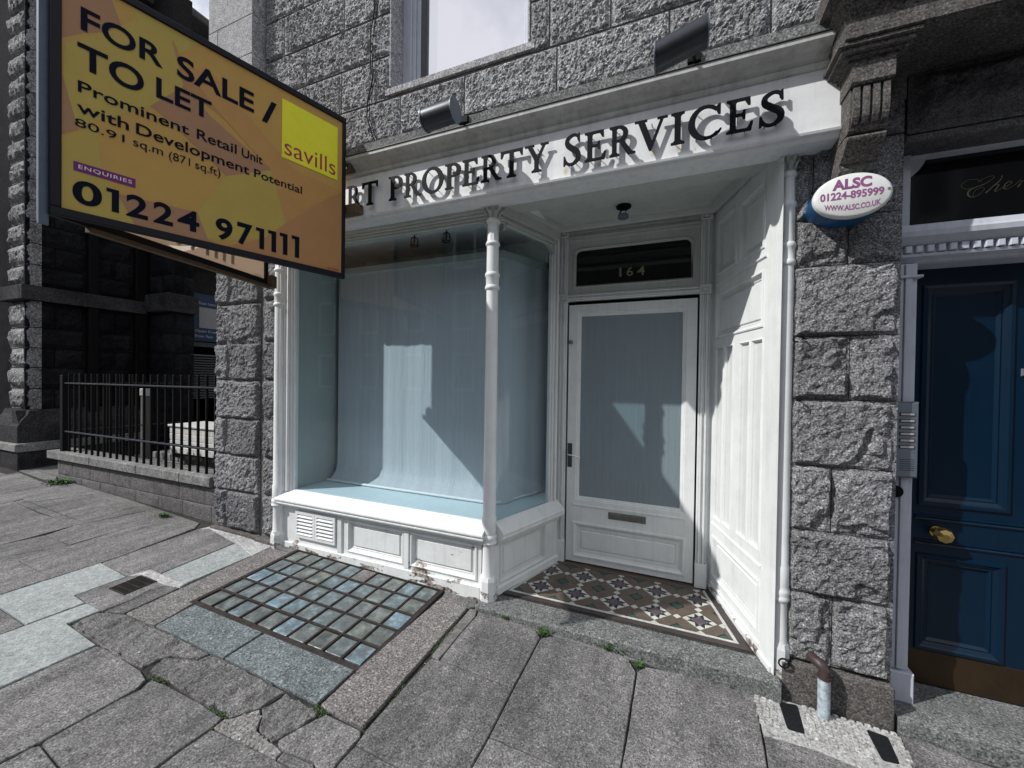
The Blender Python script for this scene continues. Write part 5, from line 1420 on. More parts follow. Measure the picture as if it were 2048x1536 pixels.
# traced from the gilt script: C, h, e, r
C_ = [(160, 590, .8), (205, 560, .8), (290, 535, .9), (305, 560, 1), (230, 620, 1.2), (130, 655, 2), (75, 700, 3.5), (80, 750, 3.6), (120, 770, 1.4), (180, 745, .9), (222, 690, .8), (205, 660, .8), (150, 680, .8), (120, 730, .8), (126, 778, .8)]
C2 = [(200, 590, .8), (150, 555, .8), (70, 550, .8), (15, 590, .8), (10, 625, .8), (60, 660, 1), (120, 655, 1.2)]
H_ = [(370, 560, .8), (385, 548, 1), (365, 600, 2), (310, 660, 2.6), (235, 738, 2.8)]; H2 = [(260, 710, .8), (320, 660, .9), (355, 655, 1.6), (335, 695, 2.6), (318, 725, 2.4), (340, 730, .8), (380, 700, .8)]
E_ = [(380, 700, .8), (430, 685, .9), (470, 645, 1.2), (450, 630, 1.1), (410, 660, 2), (400, 705, 2.6), (430, 720, .9), (500, 680, .8)]
R_ = [(500, 680, .8), (545, 635, 1), (550, 660, 1.2), (535, 690, 2.4), (520, 715, 2.4)]; R2 = [(525, 690, .8), (570, 645, 1.2), (600, 635, 1.8)]
script(m_, [[(sc(x, y)[0], sc(x, y)[1], r*.0009) for x, y, r in cr(S_)] for S_ in (C_, C2, H_, H2, E_, R_, R2)])
obj('gilt_script', m_, M_GOLD, fg)
m_ = MB(); m_.box(2.005, 2.058, 2.445, 2.60, -1.36, .575, .003); obj('door_frame', m_, M_HFR, HE)
# door leaf
bd = FY(2.612)
UPR = [(0, .0), (.003, .010), (.018, .013), (.024, .006), (.040, -.004), (.046, -.002), (.058, -.014), (.064, -.014)]
b_ = panel_board(bd, (1.053, 2.058), (-1.498, .580), [(1.142, -.600, 1.476, .500), (1.636, -.600, 1.970, .500), (1.142, -1.322, 1.466, -.840), (1.636, -1.322, 1.970, -.840)])
bdo = obj('blue_door', b_, M_BDOOR, HE)
for a in ((1.142, -.600, 1.476, .500), (1.636, -.600, 1.970, .500), (1.142, -1.322, 1.466, -.840), (1.636, -1.322, 1.970, -.840)):
    m_ = MB(); m_.rings(bd, a[0], a[1], a[2], a[3], UPR); obj('panel', m_, M_BDOOR, bdo)
for z in (-.672, -.795):
    m_ = MB(); sweep(m_, bd, [(0, z), (.007, z), (.009, z+.006), (.003, z+.012), (.008, z+.018), (.008, z+.024), (0, z+.026)], 1.135, 1.97); obj('rail_moulding', m_, M_BDOOR, bdo)
m_ = MB(); m_.fbox(bd, 1.080, 2.056, -1.494, -1.328, .0, .003, .001); obj('kick_plate', m_, M_KICK, bdo)
m_ = MB(); m_.fbox(bd, 1.056, 1.078, -.86, -.04, .0, .010, .001); obj('strike_plate', m_, M_KICK, bdo)
m_ = MB(); m_.lathe((1.215, 2.0, -.722), [(.012, .612), (.028, .606), (.028, .600), (.012, .596)][::-1], 16, 'y')
m_.lathe((1.215, 0, -.722), [(.010, 2.598), (.011, 2.575), (.030, 2.565), (.040, 2.548), (.032, 2.530), (.012, 2.522)], 8, 'y')
obj('door_knob', m_, M_BRASS, bdo)
m_ = MB(); m_.fbox(bd, 1.50, 1.60, .05, .085, 0, .006, .002); m_.lathe((1.51, 2.590, .066), [(.006, 0), (.006, .02)], 8, 'y'); m_.tube([(1.53, 2.585, .069), (1.507, 2.578, .064), (1.49, 2.583, .055)], .004, 6); obj('letter_flap', m_, M_GREYMET, bdo)
# step
m_ = rock(Fr((.962, 2.285, -1.503), (1, 0, 0), (0, 1, 0), (0, 0, 1)), 0, 2.2, 0, .47, amp=.003, margin=.006, ramp_w=.02, res=.04, seed=81, back=-.2, gap=.001); obj('entrance_step', m_, M_STEP, HE, smooth=False)

# intercom
IC = thing('intercom_panel', 'grey metal door entry panel with a column of name buttons by the blue door', 'intercom', (.99, 2.44, -.44))
fi = Fr((.955, 2.40, 0), (.965, .26, 0), (0, 0, 1), (.26, -.965, 0))
m_ = MB(); m_.fbox(fi, .0, .098, -.428, -.082, -.03, .016, .003); obj('panel', m_, M_GREYMET, IC)
m_ = MB(); m_.fbox(fi, -.003, .103, -.433, -.077, -.03, .010, .002); obj('back_box', m_, plain('intercom_edge', (.10, .12, .14), .5), IC)
for k in range(6):
    z = -.135-k*.0305
    m_ = MB(); m_.fbox(fi, .018, .082, z-.008, z+.008, .016, .0185, .001); bb = obj('name_button', m_, plain('button_rim', (.03, .03, .035), .4), IC)
    m_ = MB(); m_.fbox(fi, .022, .078, z-.0045, z+.0045, .0185, .0195); obj('name_label', m_, plain('button_label', (.42, .40, .38), .4), bb)
m_ = MB()
for k in range(6): m_.fbox(fi, .022, .084, -.345-k*.010-.002, -.345-k*.010, .016, .0165)
obj('speaker_grille', m_, M_DKHOLE, IC)
m_ = MB(); m_.lathe((.985, 2.425, -.505), [(.028, 0), (.028, .02)], 16, 'y'); o = obj('bell_hole_cover', m_, M_BLACK); tag(o, 'round black fitting on the stone just below the grey entry panel', 'wall fitting')

# alarm box
AB = thing('alarm_box', 'oval white alarm box with purple lettering and a blue back, high on the right pier', 'alarm box', (.712, 2.25, .76))
CX, CZ, RA, RB_ = .714, .836, .142, .098
def ell(n, s=1.): return [(CX+RA*s*math.cos(2*math.pi*i/n), CZ+RB_*s*math.sin(2*math.pi*i/n)) for i in range(n)]
def ellsolid(rings_):
    m_ = MB(); n = 48
    for s, y in rings_: m_.v += [(x, y, z) for x, z in ell(n, s)]
    for r in range(len(rings_)-1): m_.f += [(r*n+i, r*n+(i+1) % n, (r+1)*n+(i+1) % n, (r+1)*n+i) for i in range(n)]
    m_.f += [tuple(range(n)), tuple((len(rings_)-1)*n+i for i in range(n))]
    return m_
m_ = ellsolid([(.90, 2.18), (.965, 2.184), (1.0, 2.192), (1.0, 2.208), (.97, 2.212)]); obj('front_cover', m_, plain('alarm_white', (.70, .72, .70), .3, var=.05), AB, smooth=True)
m_ = ellsolid([(.93, 2.211), (.95, 2.212), (.98, 2.27), (.98, 2.345)]); obj('blue_base', m_, plain('alarm_blue', (.004, .075, .19), .3), AB, smooth=True)
m_ = MB(); fa = FY(2.1792)
text_on(m_, fa, 'ALSC', .640, .780, .862, .909, 0, .045, 1.0, warp=lambda u, w: (u, w))
text_on(m_, fa, '01224-895999', .596, .822, .819, .854, 0, .032)
text_on(m_, fa, 'WWW.ALSC.CO.UK', .612, .812, .781, .806, 0, .026, warp=lambda u, w: (u, w+.55*(u-CX)**2*1.9-.012))
obj('lettering', m_, plain('alarm_purple', (.26, .08, .22), .5, var=.15), AB)
m_ = MB(); m_.lathe((.838, 2.178, .842), [(.0055, 0), (.0055, .012)], 12, 'y'); obj('fixing_screw', m_, M_GREYMET, AB)

# floodlights
def flood(x, y, z, L, lab, ang=0.):
    F = thing('trough_light', lab, 'light', (x, y, z), 'grey drum lights on the ledge above the shop fascia')
    c, s = math.cos(ang), math.sin(ang)
    r = .062; m_ = MB(); n = 26; hl = L/2
    def P(t, a, rr=r): return (x+t*c, y+rr*math.cos(a)*1.0+t*s*.0, z+rr*math.sin(a)*1.0+t*s)
    k = 0
    for t in (-hl+.006, hl-.006):
        m_.v += [P(t, 2*math.pi*i/n) for i in range(n)]
    m_.f += [(i, (i+1) % n, n+(i+1) % n, n+i) for i in range(n)]+[tuple(range(n)), tuple(n+i for i in range(n))]
    obj('housing', m_, M_LAMP, F, smooth=True)
    for t0, t1 in ((-hl, -hl+.006), (hl-.006, hl)):
        m_ = MB(); m_.v = [P(t0, 2*math.pi*i/n, r+.004) for i in range(n)]+[P(t1, 2*math.pi*i/n, r+.004) for i in range(n)]
        m_.f = [(i, (i+1) % n, n+(i+1) % n, n+i) for i in range(n)]+[tuple(range(n)), tuple(n+i for i in range(n))]
        obj('end_cap', m_, M_GREYMET, F)
    m_ = MB(); m_.tube([(x+.05, y+.05, z), (x+.06, y+.12, z+.01), (x+.06, 2.125, 1.565)], .008, 6); m_.box(x+.03, x+.09, 2.095, 2.113, 1.545, 1.588, .002); obj('arm', m_, M_BLACK, F)
flood(.004, 1.94, 1.517, .232, 'grey drum light pointing down over the right end of the shop lettering', .26)
flood(-1.262, 1.94, 1.507, .205, 'grey drum light over the middle of the fascia, beside the agents board', .06)

# soffit spotlight
SL_ = thing('soffit_spotlight', 'small dark spotlight fixed to the porch ceiling above the shop door', 'spotlight', (-.338, 2.795, 1.2))
m_ = MB(); m_.lathe((-.338, 2.795, 1.2), [(.050, 0), (.050, -.012), (.040, -.018)][::-1], 24); obj('ceiling_rose', m_, M_BLACK, SL_, smooth=True)
m_ = MB(); m_.tube([(-.345, 2.79, 1.185), (-.352, 2.785, 1.165), (-.36, 2.78, 1.150), (-.368, 2.775, 1.130)], .005, 6); m_.tube([(-.328, 2.79, 1.185), (-.320, 2.785, 1.165), (-.33, 2.78, 1.14)], .004, 6); obj('bent_arm', m_, M_BLACK, SL_)
m_ = MB(); m_.lathe((-.338, 2.775, 1.108), [(.034, 0), (.036, .003), (.036, .022), (.030, .026)], 20); obj('lamp_head', m_, M_GREYMET, SL_, smooth=True)
# track lights
TRK = MB(); TRK.box(-2.95, -1.25, 2.585, 2.610, 1.150, 1.172); o = obj('light_track', TRK, M_BLACK); tag(o, 'black lighting track along the top inside the shop window', 'light track')
def tspot(x, lab):
    T_ = thing('cage_spotlight', lab, 'spotlight', (x, 2.6, 1.15), 'black cage spotlights on the window track')
    m_ = MB(); m_.box(x-.02, x+.02, 2.59, 2.606, 1.135, 1.152); m_.tube([(x, 2.598, 1.14), (x, 2.598, 1.118)], .006, 6); obj('track_adapter', m_, M_BLACK, T_)
    m_ = MB(); m_.lathe((x, 2.598, 1.070), [(.012, -.012), (.020, -.008), (.022, .004), (.014, .018), (.010, .040)], 14); obj('lamp', m_, plain('lamp_silver', (.3, .3, .3), .3, .6), T_, smooth=True)
    for a in range(4):
        q = a*math.pi/2+.5; m_ = MB(); m_.tube([(x, 2.598, 1.120), (x+.022*math.cos(q), 2.598+.022*math.sin(q), 1.105), (x+.028*math.cos(q), 2.598+.028*math.sin(q), 1.065), (x+.026*math.cos(q), 2.598+.026*math.sin(q), 1.045)], .0048, 5); obj('cage_rib', m_, M_BLACK, T_)
    m_ = MB(); m_.tube([(x+.027*math.cos(t), 2.598+.027*math.sin(t), 1.046) for t in np.linspace(0, 6.283, 15)], .005, 5); obj('cage_ring', m_, M_BLACK, T_)
tspot(-1.915, 'black cage spotlight inside the window, the one nearer the agents board'); tspot(-1.622, 'black cage spotlight inside the window, nearer the corner column')

# iron hooks in the pier
def hook(x, z, kind, lab):
    m_ = MB(); y = 2.30
    if kind == 0: pts = [(x+.035, y+.03, z+.006), (x+.030, y-.01, z+.008), (x+.012, y-.022, z+.016), (x-.008, y-.026, z+.014), (x-.018, y-.026, z), (x-.010, y-.026, z-.012), (x+.002, y-.026, z-.010)]
    elif kind == 1: pts = [(x+.01, y+.03, z), (x+.012, y-.01, z), (x+.0, y-.02, z-.006), (x-.014, y-.018, z+.002)]
    else: pts = [(x+.045, y+.03, z-.004), (x+.028, y-.01, z-.002)]+[(x+.008+.022*math.cos(a), y-.02, z+.022*math.sin(a)) for a in np.linspace(0, 6.1, 14)]
    m_.tube(pts, .0042, 6); tag(obj('iron_hook', m_, M_BLACK, smooth=True), lab, 'hook', 'iron hooks set in the pier edge')
hook(.545, .213, 0, 'curled black iron hook in the pier joint at mid height, highest of the three')
hook(.560, -.078, 1, 'broken black hook stub in the pier with a rust stain below')
hook(.512, -1.365, 2, 'iron ring hook low on the pier next to the foot of the white column')

# waste pipe stub
WP = thing('waste_pipe', 'flaking grey-blue pipe stub with brown elbow at the foot of the pier', 'pipe', (.672, 2.25, -1.57))
m_ = MB(); m_.lathe((.672, 2.25, 0), [(.0245, -1.585), (.0245, -1.365)], 20); obj('lower_pipe', m_, plain('flaked_pipe_paint', (.36, .42, .46), .6, var=.5, vs=45, bump=.4), WP, smooth=True)
m_ = MB(); m_.lathe((.672, 2.25, 0), [(.027, -1.372), (.027, -1.358)], 20); m_.tube([(.672, 2.25, -1.365), (.672, 2.25, -1.335), (.667, 2.256, -1.322), (.655, 2.268, -1.315), (.645, 2.28, -1.314), (.636, 2.31, -1.314)], [.022, .023, .024, .024, .0225, .0225], 14); obj('elbow', m_, plain('brown_pipe', (.045, .028, .028), .5, var=.25), WP, smooth=True)

# cable on the wall
m_ = MB(); cp = [(-2.084, 2.80), (-2.073, 2.70), (-2.100, 2.55), (-2.112, 2.40), (-2.095, 2.245), (-2.076, 2.203), (-2.131, 2.05), (-2.129, 1.921), (-2.09, 1.80), (-2.056, 1.72), (-2.04, 1.66)]
cp = [(-2.086, 3.6), (-2.08, 3.1)]+cp
m_.tube([(x, 2.308-(.012*math.sin(z*9)**2), z) for x, z in cp], .0055, 6); m_.tube([(x+.014+.006*math.sin(z*5), 2.312, z) for x, z in cp], .003, 5)
tag(obj('wall_cable', m_, M_BLACK, smooth=True), 'thin black cable hanging loosely down the granite wall left of the upper window', 'cable')
m_ = MB(); m_.tube([(-1.20, 2.11, 1.60), (-1.17, 2.20, 1.66), (-1.13, 2.27, 1.72), (-1.09, 2.30, 1.69), (-1.03, 2.29, 1.72), (-.99, 2.28, 1.67)], .0035, 5); tag(obj('lamp_cable', m_, M_BLACK), 'short curly lead running from the drum light to the wall beside it', 'cable')
# ================================================================ AGENTS' BOARD (V board)
EB = thing('agents_board', 'V-shaped orange for sale / to let board fixed to the fascia beside the shop', 'sale board', (-2.45, 1.5, .69))
O1 = Vector((-2.500, .820, .688)); W1_ = Vector((-2.148, 2.115, .688)); LB = (W1_-O1).length
BF = Fr(O1, W1_-O1, (0, 0, 1)); BF.n = BF.u.cross(BF.v).normalized()      # faces the camera (+x side)
if BF.n.x < 0: BF.n = -BF.n
HB = 1.112
O2 = Vector((-2.524, .818, .688)); W2_ = Vector((-2.850, 2.05, .688)); LB2 = (W2_-O2).length
BR = Fr(O2, W2_-O2, (0, 0, 1)); BR.n = BR.u.cross(BR.v).normalized()
if BR.n.x > 0: BR.n = -BR.n
def flatc(name, c, rough=.5, var=.05): return plain(name, c, rough, var=var, vs=9, spec=.3)
C_ORA = flatc('print_orange', (.50, .27, .08)); C_BRN = flatc('print_mauve', (.38, .205, .105)); C_YEL = flatc('print_ochre', (.47, .35, .075)); C_OR2 = flatc('print_amber', (.52, .31, .075)); C_OR3 = flatc('print_rust', (.44, .225, .085))
C_LEM = flatc('print_lemon', (.85, .80, .03)); C_NAVY = plain('print_navy', (.003, .006, .016), .6, spec=.08, var=0); C_PUR = flatc('print_purple', (.16, .015, .13)); C_RED = flatc('print_crimson', (.36, .02, .06)); C_WHT = flatc('print_white', (.75, .75, .75))
def transl(name, c):
    m, nt, b, o = newmat(name)
    t = nd(nt, 'BsdfTranslucent', Color=c4(c)); b.inputs['Base Color'].default_value = c4(c); b.inputs['Roughness'].default_value = .5
    mx_ = nd(nt, 'MixShader', i0=.55); nt.links.new(b.outputs[0], mx_.inputs[1]); nt.links.new(t.outputs[0], mx_.inputs[2]); nt.links.new(mx_.outputs[0], o.inputs[0]); return m
C_TR = transl('translucent_print', (.70, .60, .50)); C_TY = transl('translucent_ochre', (.68, .62, .44)); C_TP = transl('translucent_mauve', (.60, .50, .44))
def board_face(fr, LB, tr, back):
    s = LB/1.342; h0 = .0
    base = MB(); base.add([fr.p(.03*s, .035, h0), fr.p(LB-.02, .035, h0), fr.p(LB-.02, HB-.035, h0), fr.p(.03*s, HB-.035, h0)], [(0, 1, 2, 3)])
    sheet_ = obj('sheet', base, C_TR if tr else C_OR2, EB)
    U0, U1, V0, V1 = .03, 1.322, .035, HB-.035
    shards = [(C_YEL, C_TY, [(.045, .756), (.171, .895), (.273, 1.028), (.405, 1.02), (.452, .812), (.324, .64), (.09, .42), (.083, .402), (.037, .616)]),
              (C_BRN, C_TP, [(.03, .77), (.10, .84), (.171, .895), (.22, .96), (.18, 1.075), (.03, 1.075)]),
              (C_YEL, C_TY, [(.273, 1.028), (.405, 1.02), (.44, .97), (.47, 1.01), (.52, 1.075), (.25, 1.075)]),
              (C_BRN, C_TP, [(.03, .60), (.037, .616), (.083, .402), (.03, .352)]),
              (C_YEL, C_TY, [(.03, .340), (.143, .451), (.156, .269), (.208, .164), (.27, .036), (.03, .036)]),
              (C_BRN, C_TP, [(.452, .812), (.569, .72), (.867, .555), (.867, .45), (.643, .427), (.40, .60), (.324, .64)]),
              (C_OR3, C_TR, [(.41, 1.02), (.452, .912), (.632, .736), (.452, .812), (.405, 1.01)]),
              (C_YEL, C_TY, [(.512, .181), (.643, .427), (.867, .555), (.957, .268), (.832, .135), (.627, .064), (.56, .05)]),
              (C_BRN, C_TP, [(.27, .036), (.208, .164), (.512, .181), (.56, .05), (.62, .036)]),
              (C_OR3, C_TR, [(.957, .268), (1.14, .45), (1.322, .60), (1.322, .036), (.64, .036), (.832, .135)]),
              (C_ORA, C_TR, [(.569, .965), (.70, .85), (1.00, .62), (1.322, .60), (1.14, .45), (.957, .268), (.867, .555), (.632, .736), (.452, .912)])]
    for k, (m1, m2, P) in enumerate(shards):
        P = [(min(max(x, U0), U1)*s, min(max(y, V0), V1)) for x, y in P]
        b_ = MB(); b_.add([fr.p(x, y, .0006+.00012*k) for x, y in P], [tuple(t) for t in tessellate_polygon([[Vector((x, y, 0)) for x, y in P]])])
        obj('printed_shape', b_, m2 if tr else m1, sheet_)
    h = .0024
    b_ = MB(); b_.add([fr.p(x*s, y, h) for x, y in ((.928, .664), (1.284, .664), (1.284, 1.022), (.928, 1.022))], [(0, 1, 2, 3)]); obj('yellow_square', b_, C_LEM, sheet_)
    b_ = MB(); b_.add([fr.p(x*s, y, h) for x, y in ((.069, .215), (.271, .215), (.271, .257), (.069, .257))], [(0, 1, 2, 3)]); obj('purple_bar', b_, C_PUR, sheet_)
    h = .0034
    def t(body, u0, u1, v0, v1, off=0., sp=1.):
        b_ = MB(); text_on(b_, fr, body, u0*s, u1*s, v0, v1, h, off, sp); obj('printed_word', b_, C_NAVY, sheet_)
    t('FOR', .090, .370, .848, .952, .021); t('SALE', .425, .776, .846, .962, .021); t('/', .817, .897, .826, .966, .02)
    t('TO', .080, .300, .676, .790, .021); t('LET', .345, .572, .695, .795, .021)
    t('Prominent', .082, .475, .569, .620, .012); t('Retail', .508, .690, .569, .622, .012); t('Unit', .715, .822, .568, .618, .012)
    t('with', .079, .247, .477, .530, .012); t('Development', .272, .754, .461, .530, .012); t('Potential', .778, 1.050, .480, .528, .012)
    t('80.91', .073, .232, .414, .450); t('sq.m', .262, .372, .402, .442); t('(871', .395, .480, .398, .452); t('sq.ft)', .502, .614, .396, .452)
    def one(u0, u1, v0, v1):
        b_ = MB(); P = [((u0+(u1-u0)*x)*s, v0+(v1-v0)*y) for x, y in ((0, 1), (1, 1), (1, 0), (.42, 0), (.42, .84), (0, .84))]
        poly_slab(b_, [P], fr, None, h); obj('printed_digit', b_, C_NAVY, sheet_)
    for ch, u0, u1 in (('0', .066, .158), ('2', .238, .316), ('2', .336, .412), ('4', .429, .521)): t(ch, u0, u1, .072, .180, .026)
    one(.172, .214, .074, .179)
    for ch, u0, u1 in (('9', .593, .673), ('7', .695, .772)): t(ch, u0, u1, .066, .186 if ch == '9' else .192, .030)
    for u0, u1 in ((.790, .834), (.855, .900), (.920, .965), (.990, 1.036)): one(u0, u1, .068, .190+.012*(u0-.79)/.2)
    b_ = MB(); text_on(b_, fr, 'savills', .943*s, 1.270*s, .688, .792, h, -.002); text_on(b_, fr, 'OCEAN', 1.222*s, 1.298*s, .044, .060, h, .01); obj('brand_text', b_, C_RED, sheet_)
    b_ = MB(); text_on(b_, fr, 'ENQUIRIES', .084*s, .258*s, .226, .246, h, .006, 1.15); obj('bar_text', b_, C_WHT, sheet_)
M_FRAMEK = plain('board_frame', (.004, .005, .009), .5, spec=.25)
board_face(BF, LB, False, False); board_face(BR, LB2, True, False)
for fr, L_, sgn in ((BF, LB, 1), (BR, LB2, 1)):
    b_ = MB(); t_ = .024
    b_.fbox(fr, 0, L_, 0, .036, -.016, .012, .003); b_.fbox(fr, 0, L_, HB-.036, HB, -.016, .012, .003); b_.fbox(fr, 0, .034, .0365, HB-.0365, -.016, .0115, .003); b_.fbox(fr, L_-.024, L_, .0365, HB-.0365, -.016, .0115, .003)
    obj('frame', b_, M_FRAMEK, EB)
b_ = MB(); b_.box(-2.526, -2.512, .792, .822, .640, HB+.70); b_.box(-2.541, -2.529, .795, .815, .655, HB+.70); obj('apex_strip', b_, plain('strip_metal', (.10, .13, .17), .35, .5), EB)
# wooden battens that carry the board
b_ = MB(); b_.fbox(BR, .15, LB2+.05, -.022, .0, -.02, .015, .002); b_.fbox(BR, LB2-.01, LB2+.04, -.02, .07, -.055, .0, .002); obj('batten', b_, M_WOOD, EB)
b_ = MB(); b_.box(-2.30, -2.058, 2.125, 2.195, 1.150, 1.212, .003); b_.box(-2.86, -2.12, 2.13, 2.198, 1.46, 1.52, .003); obj('fixing_batten', b_, M_WOOD, EB)

# ================================================================ LEFT: DARK GRANITE BUILDING
DB = thing('dark_granite_building', 'soot-black rock-faced granite building across the railed yard, far left', 'building', (-8.5, 3.2, -1.3))
XW = -8.2
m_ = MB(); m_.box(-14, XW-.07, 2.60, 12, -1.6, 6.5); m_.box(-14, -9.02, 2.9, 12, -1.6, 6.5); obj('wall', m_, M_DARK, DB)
# remove the core in front of the recess by stepping the face back
rowz = [1.21+.293*k for k in range(18)]
rows = [(-.505, -.215), (-.215, .078), (.078, .352), (.352, .635), (.635, 1.005)]+[(z, z+.293) for z in rowz]
k_ = 500
FS1 = FXp(XW-.05)
for r, (z0, z1) in enumerate(rows):
    js = [2.474, 3.085] if r % 2 else [2.474, 2.76, 3.085]
    js2 = [3.20, 3.65] if r % 2 else [3.20, 3.42, 3.65]
    for xs in (js, js2):
        for a, b in zip(xs[:-1], xs[1:]):
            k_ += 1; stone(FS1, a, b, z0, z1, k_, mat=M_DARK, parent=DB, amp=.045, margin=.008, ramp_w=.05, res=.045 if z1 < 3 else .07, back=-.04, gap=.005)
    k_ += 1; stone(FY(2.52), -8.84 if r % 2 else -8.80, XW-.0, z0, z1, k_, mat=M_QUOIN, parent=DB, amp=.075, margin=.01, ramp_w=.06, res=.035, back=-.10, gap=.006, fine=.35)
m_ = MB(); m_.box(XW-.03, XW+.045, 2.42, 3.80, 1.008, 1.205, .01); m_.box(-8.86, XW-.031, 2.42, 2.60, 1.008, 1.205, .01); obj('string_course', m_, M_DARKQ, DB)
m_ = MB(); 
pr = [(-.1, -.95), (.11, -.95), (.11, -.72), (.10, -.70), (.085, -.66), (.05, -.61), (.02, -.57), (.0, -.508), (-.1, -.505)]
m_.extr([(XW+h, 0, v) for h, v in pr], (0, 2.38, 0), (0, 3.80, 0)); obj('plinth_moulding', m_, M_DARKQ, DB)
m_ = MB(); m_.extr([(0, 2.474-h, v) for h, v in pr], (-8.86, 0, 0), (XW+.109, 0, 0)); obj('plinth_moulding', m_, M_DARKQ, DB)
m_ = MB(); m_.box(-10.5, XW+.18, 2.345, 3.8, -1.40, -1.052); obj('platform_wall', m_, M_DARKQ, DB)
m_ = MB(); m_.box(-10.5, XW+.21, 2.315, 3.8, -1.050, -.945, .012); obj('platform_coping', m_, M_COPE, DB)
for y0, y1 in ((3.085, 3.20), (3.65, 3.80)):
    m_ = MB(); m_.box(XW-.06, XW+.03, y0+.004, y1-.004, -.95, 6.3, .01); obj('downpipe', m_, M_BLACK, DB)
# eaves
m_ = MB(); m_.extr([(XW-.1, 0, 6.20), (XW+.03, 0, 6.20), (XW+.06, 0, 6.28), (XW+.16, 0, 6.34), (XW+.20, 0, 6.42), (XW+.20, 0, 6.50), (XW-.1, 0, 6.56)], (0, 2.3, 0), (0, 9, 0)); m_.box(-14, XW+.2, 2.28, 2.6, 6.3, 6.52); obj('eaves', m_, M_TRIM, DB)
m_ = MB(); m_.add([(XW+.2, 2.2, 6.52), (XW+.2, 12, 6.52), (-12, 12, 9), (-12, 2.2, 9)], [(0, 1, 2, 3)]); obj('roof', m_, M_LEAD, DB)
# projecting pier and inner wall
PXR = -7.57
rw2 = [(-.95, -.62), (-.62, -.30), (-.30, .03), (.03, .36), (.36, .685), (.685, 1.03), (1.335, 1.65), (1.65, 1.97), (1.97, 2.3), (2.3, 2.62), (2.62, 2.95), (2.95, 3.27), (3.27, 3.6)]
m_ = MB(); m_.box(XW-.1, PXR-.06, 3.87, 4.15, -1.4, 6.3); m_.box(XW-.1, -7.95, 4.15, 9, -1.4, 6.3); m_.box(-7.95, -7.90, 4.15, 9, 1.95, 6.3); obj('porch_wall', m_, M_MORTD, DB)
for r, (z0, z1) in enumerate(rw2):
    js = [XW+.005, PXR] if r % 2 else [XW+.005, -7.86, PXR]
    for a, b in zip(js[:-1], js[1:]): k_ += 1; stone(FY(3.85), a, b, z0, z1, k_, mat=M_DARK, parent=DB, amp=.035, margin=.008, ramp_w=.04, res=.05, back=-.04, gap=.005)
    js = [3.84, 4.19] if r % 2 else [3.84, 4.02, 4.19]
    for a, b in zip(js[:-1], js[1:]): k_ += 1; stone(FXp(PXR-.035), a, b, z0, z1, k_, mat=M_DARK, parent=DB, amp=.03, margin=.008, ramp_w=.04, res=.05, back=-.06, gap=.005)
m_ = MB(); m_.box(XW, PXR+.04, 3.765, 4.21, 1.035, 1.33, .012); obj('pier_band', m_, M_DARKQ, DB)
m_ = MB(); m_.box(-8.0, PXR+.05, 3.75, 4.22, -1.02, -.955, .01); m_.box(XW, PXR+.03, 3.77, 4.21, -1.4, -1.02, .005); obj('pier_foot', m_, M_DARK, DB)
m_ = MB(); m_.box(-8.0, -7.93, 4.21, 4.27, -1.3, 1.94); m_.box(-8, -7.93, 4.27, 6, .52, .60); m_.box(-7.99, -7.95, 4.27, 6, -1.3, .52); do = obj('service_door', m_, plain('dark_green_grey', (.05, .055, .058), .5), DB)
for k in range(18):
    z = .38-k*.045; m_ = MB(); m_.add([(-7.945, 4.30, z), (-7.945, 5.2, z), (-7.92, 5.2, z-.03), (-7.92, 4.30, z-.03)], [(0, 1, 2, 3)]); obj('louvre_slat', m_, M_GREYDK, do)
# notice
NB = thing('blue_notice', 'dark blue notice with opening hours on the yard wall, half hidden by the pier', 'notice', (-7.90, 4.5, .6))
nf = FXp(-7.90)
m_ = MB(); m_.fbox(nf, 4.345, 5.05, .62, 1.47, -.02, 0); obj('notice_board', m_, plain('notice_blue', (.012, .03, .085), .4), NB)
m_ = MB(); m_.fbox(nf, 4.43, 4.75, .86, 1.23, 0, .002); obj('white_square', m_, plain('notice_white', (.30, .30, .32), .5), NB)
m_ = MB(); text_on(m_, nf, 'Scan here', 4.42, 4.70, 1.28, 1.33, .003, .01); text_on(m_, nf, 'Open Every day', 4.365, 4.90, .765, .825, .003, .01); text_on(m_, nf, 'from 9am', 4.365, 4.66, .685, .735, .003, .01); obj('notice_text', m_, plain('notice_print', (.35, .38, .42), .5), NB)

# ---- yard
m_ = MB(); m_.box(-8.1, -3.93, 2.44, 12, -1.6, -1.29); o = obj('yard_ground', m_, M_STRIP); tag(o, kind='structure')
YS = thing('yard_steps', 'low stone steps behind the railings leading up to the dark doorway', 'steps', (-7.0, 3.6, -1.29))
for k, (x0, y0, z) in enumerate(((-6.9, 3.05, -1.20), (-6.95, 3.30, -1.11), (-7.0, 3.55, -1.02))):
    m_ = MB(); m_.box(x0-.0, -3.95, y0, 6, z-.0895, z, .006); obj('step', m_, M_COPE, YS)
WB = thing('white_bench_box', 'white painted timber box lit by the sun behind the railings', 'box', (-6.0, 3.5, -1.11))
M_WP2 = paint('weathered_white_boards', (.62, .62, .60), dirt=.35)
for k in range(4):
    m_ = MB(); m_.box(-6.30, -5.0, 3.18, 3.60, -1.045+k*.088, -1.045+k*.088+.084, .005); obj('board', m_, M_WP2, WB)
m_ = MB(); m_.box(-6.32, -4.98, 3.16, 3.62, -.690, -.664, .004); obj('lid', m_, M_WP2, WB)
m_ = MB(); m_.box(-6.28, -5.02, 3.2, 3.58, -1.11, -1.05); obj('foot', m_, M_MORTD, WB)
BP = thing('yard_post', 'grey post with a white cap standing behind the railings', 'post', (-7.1, 3.28, -1.29))
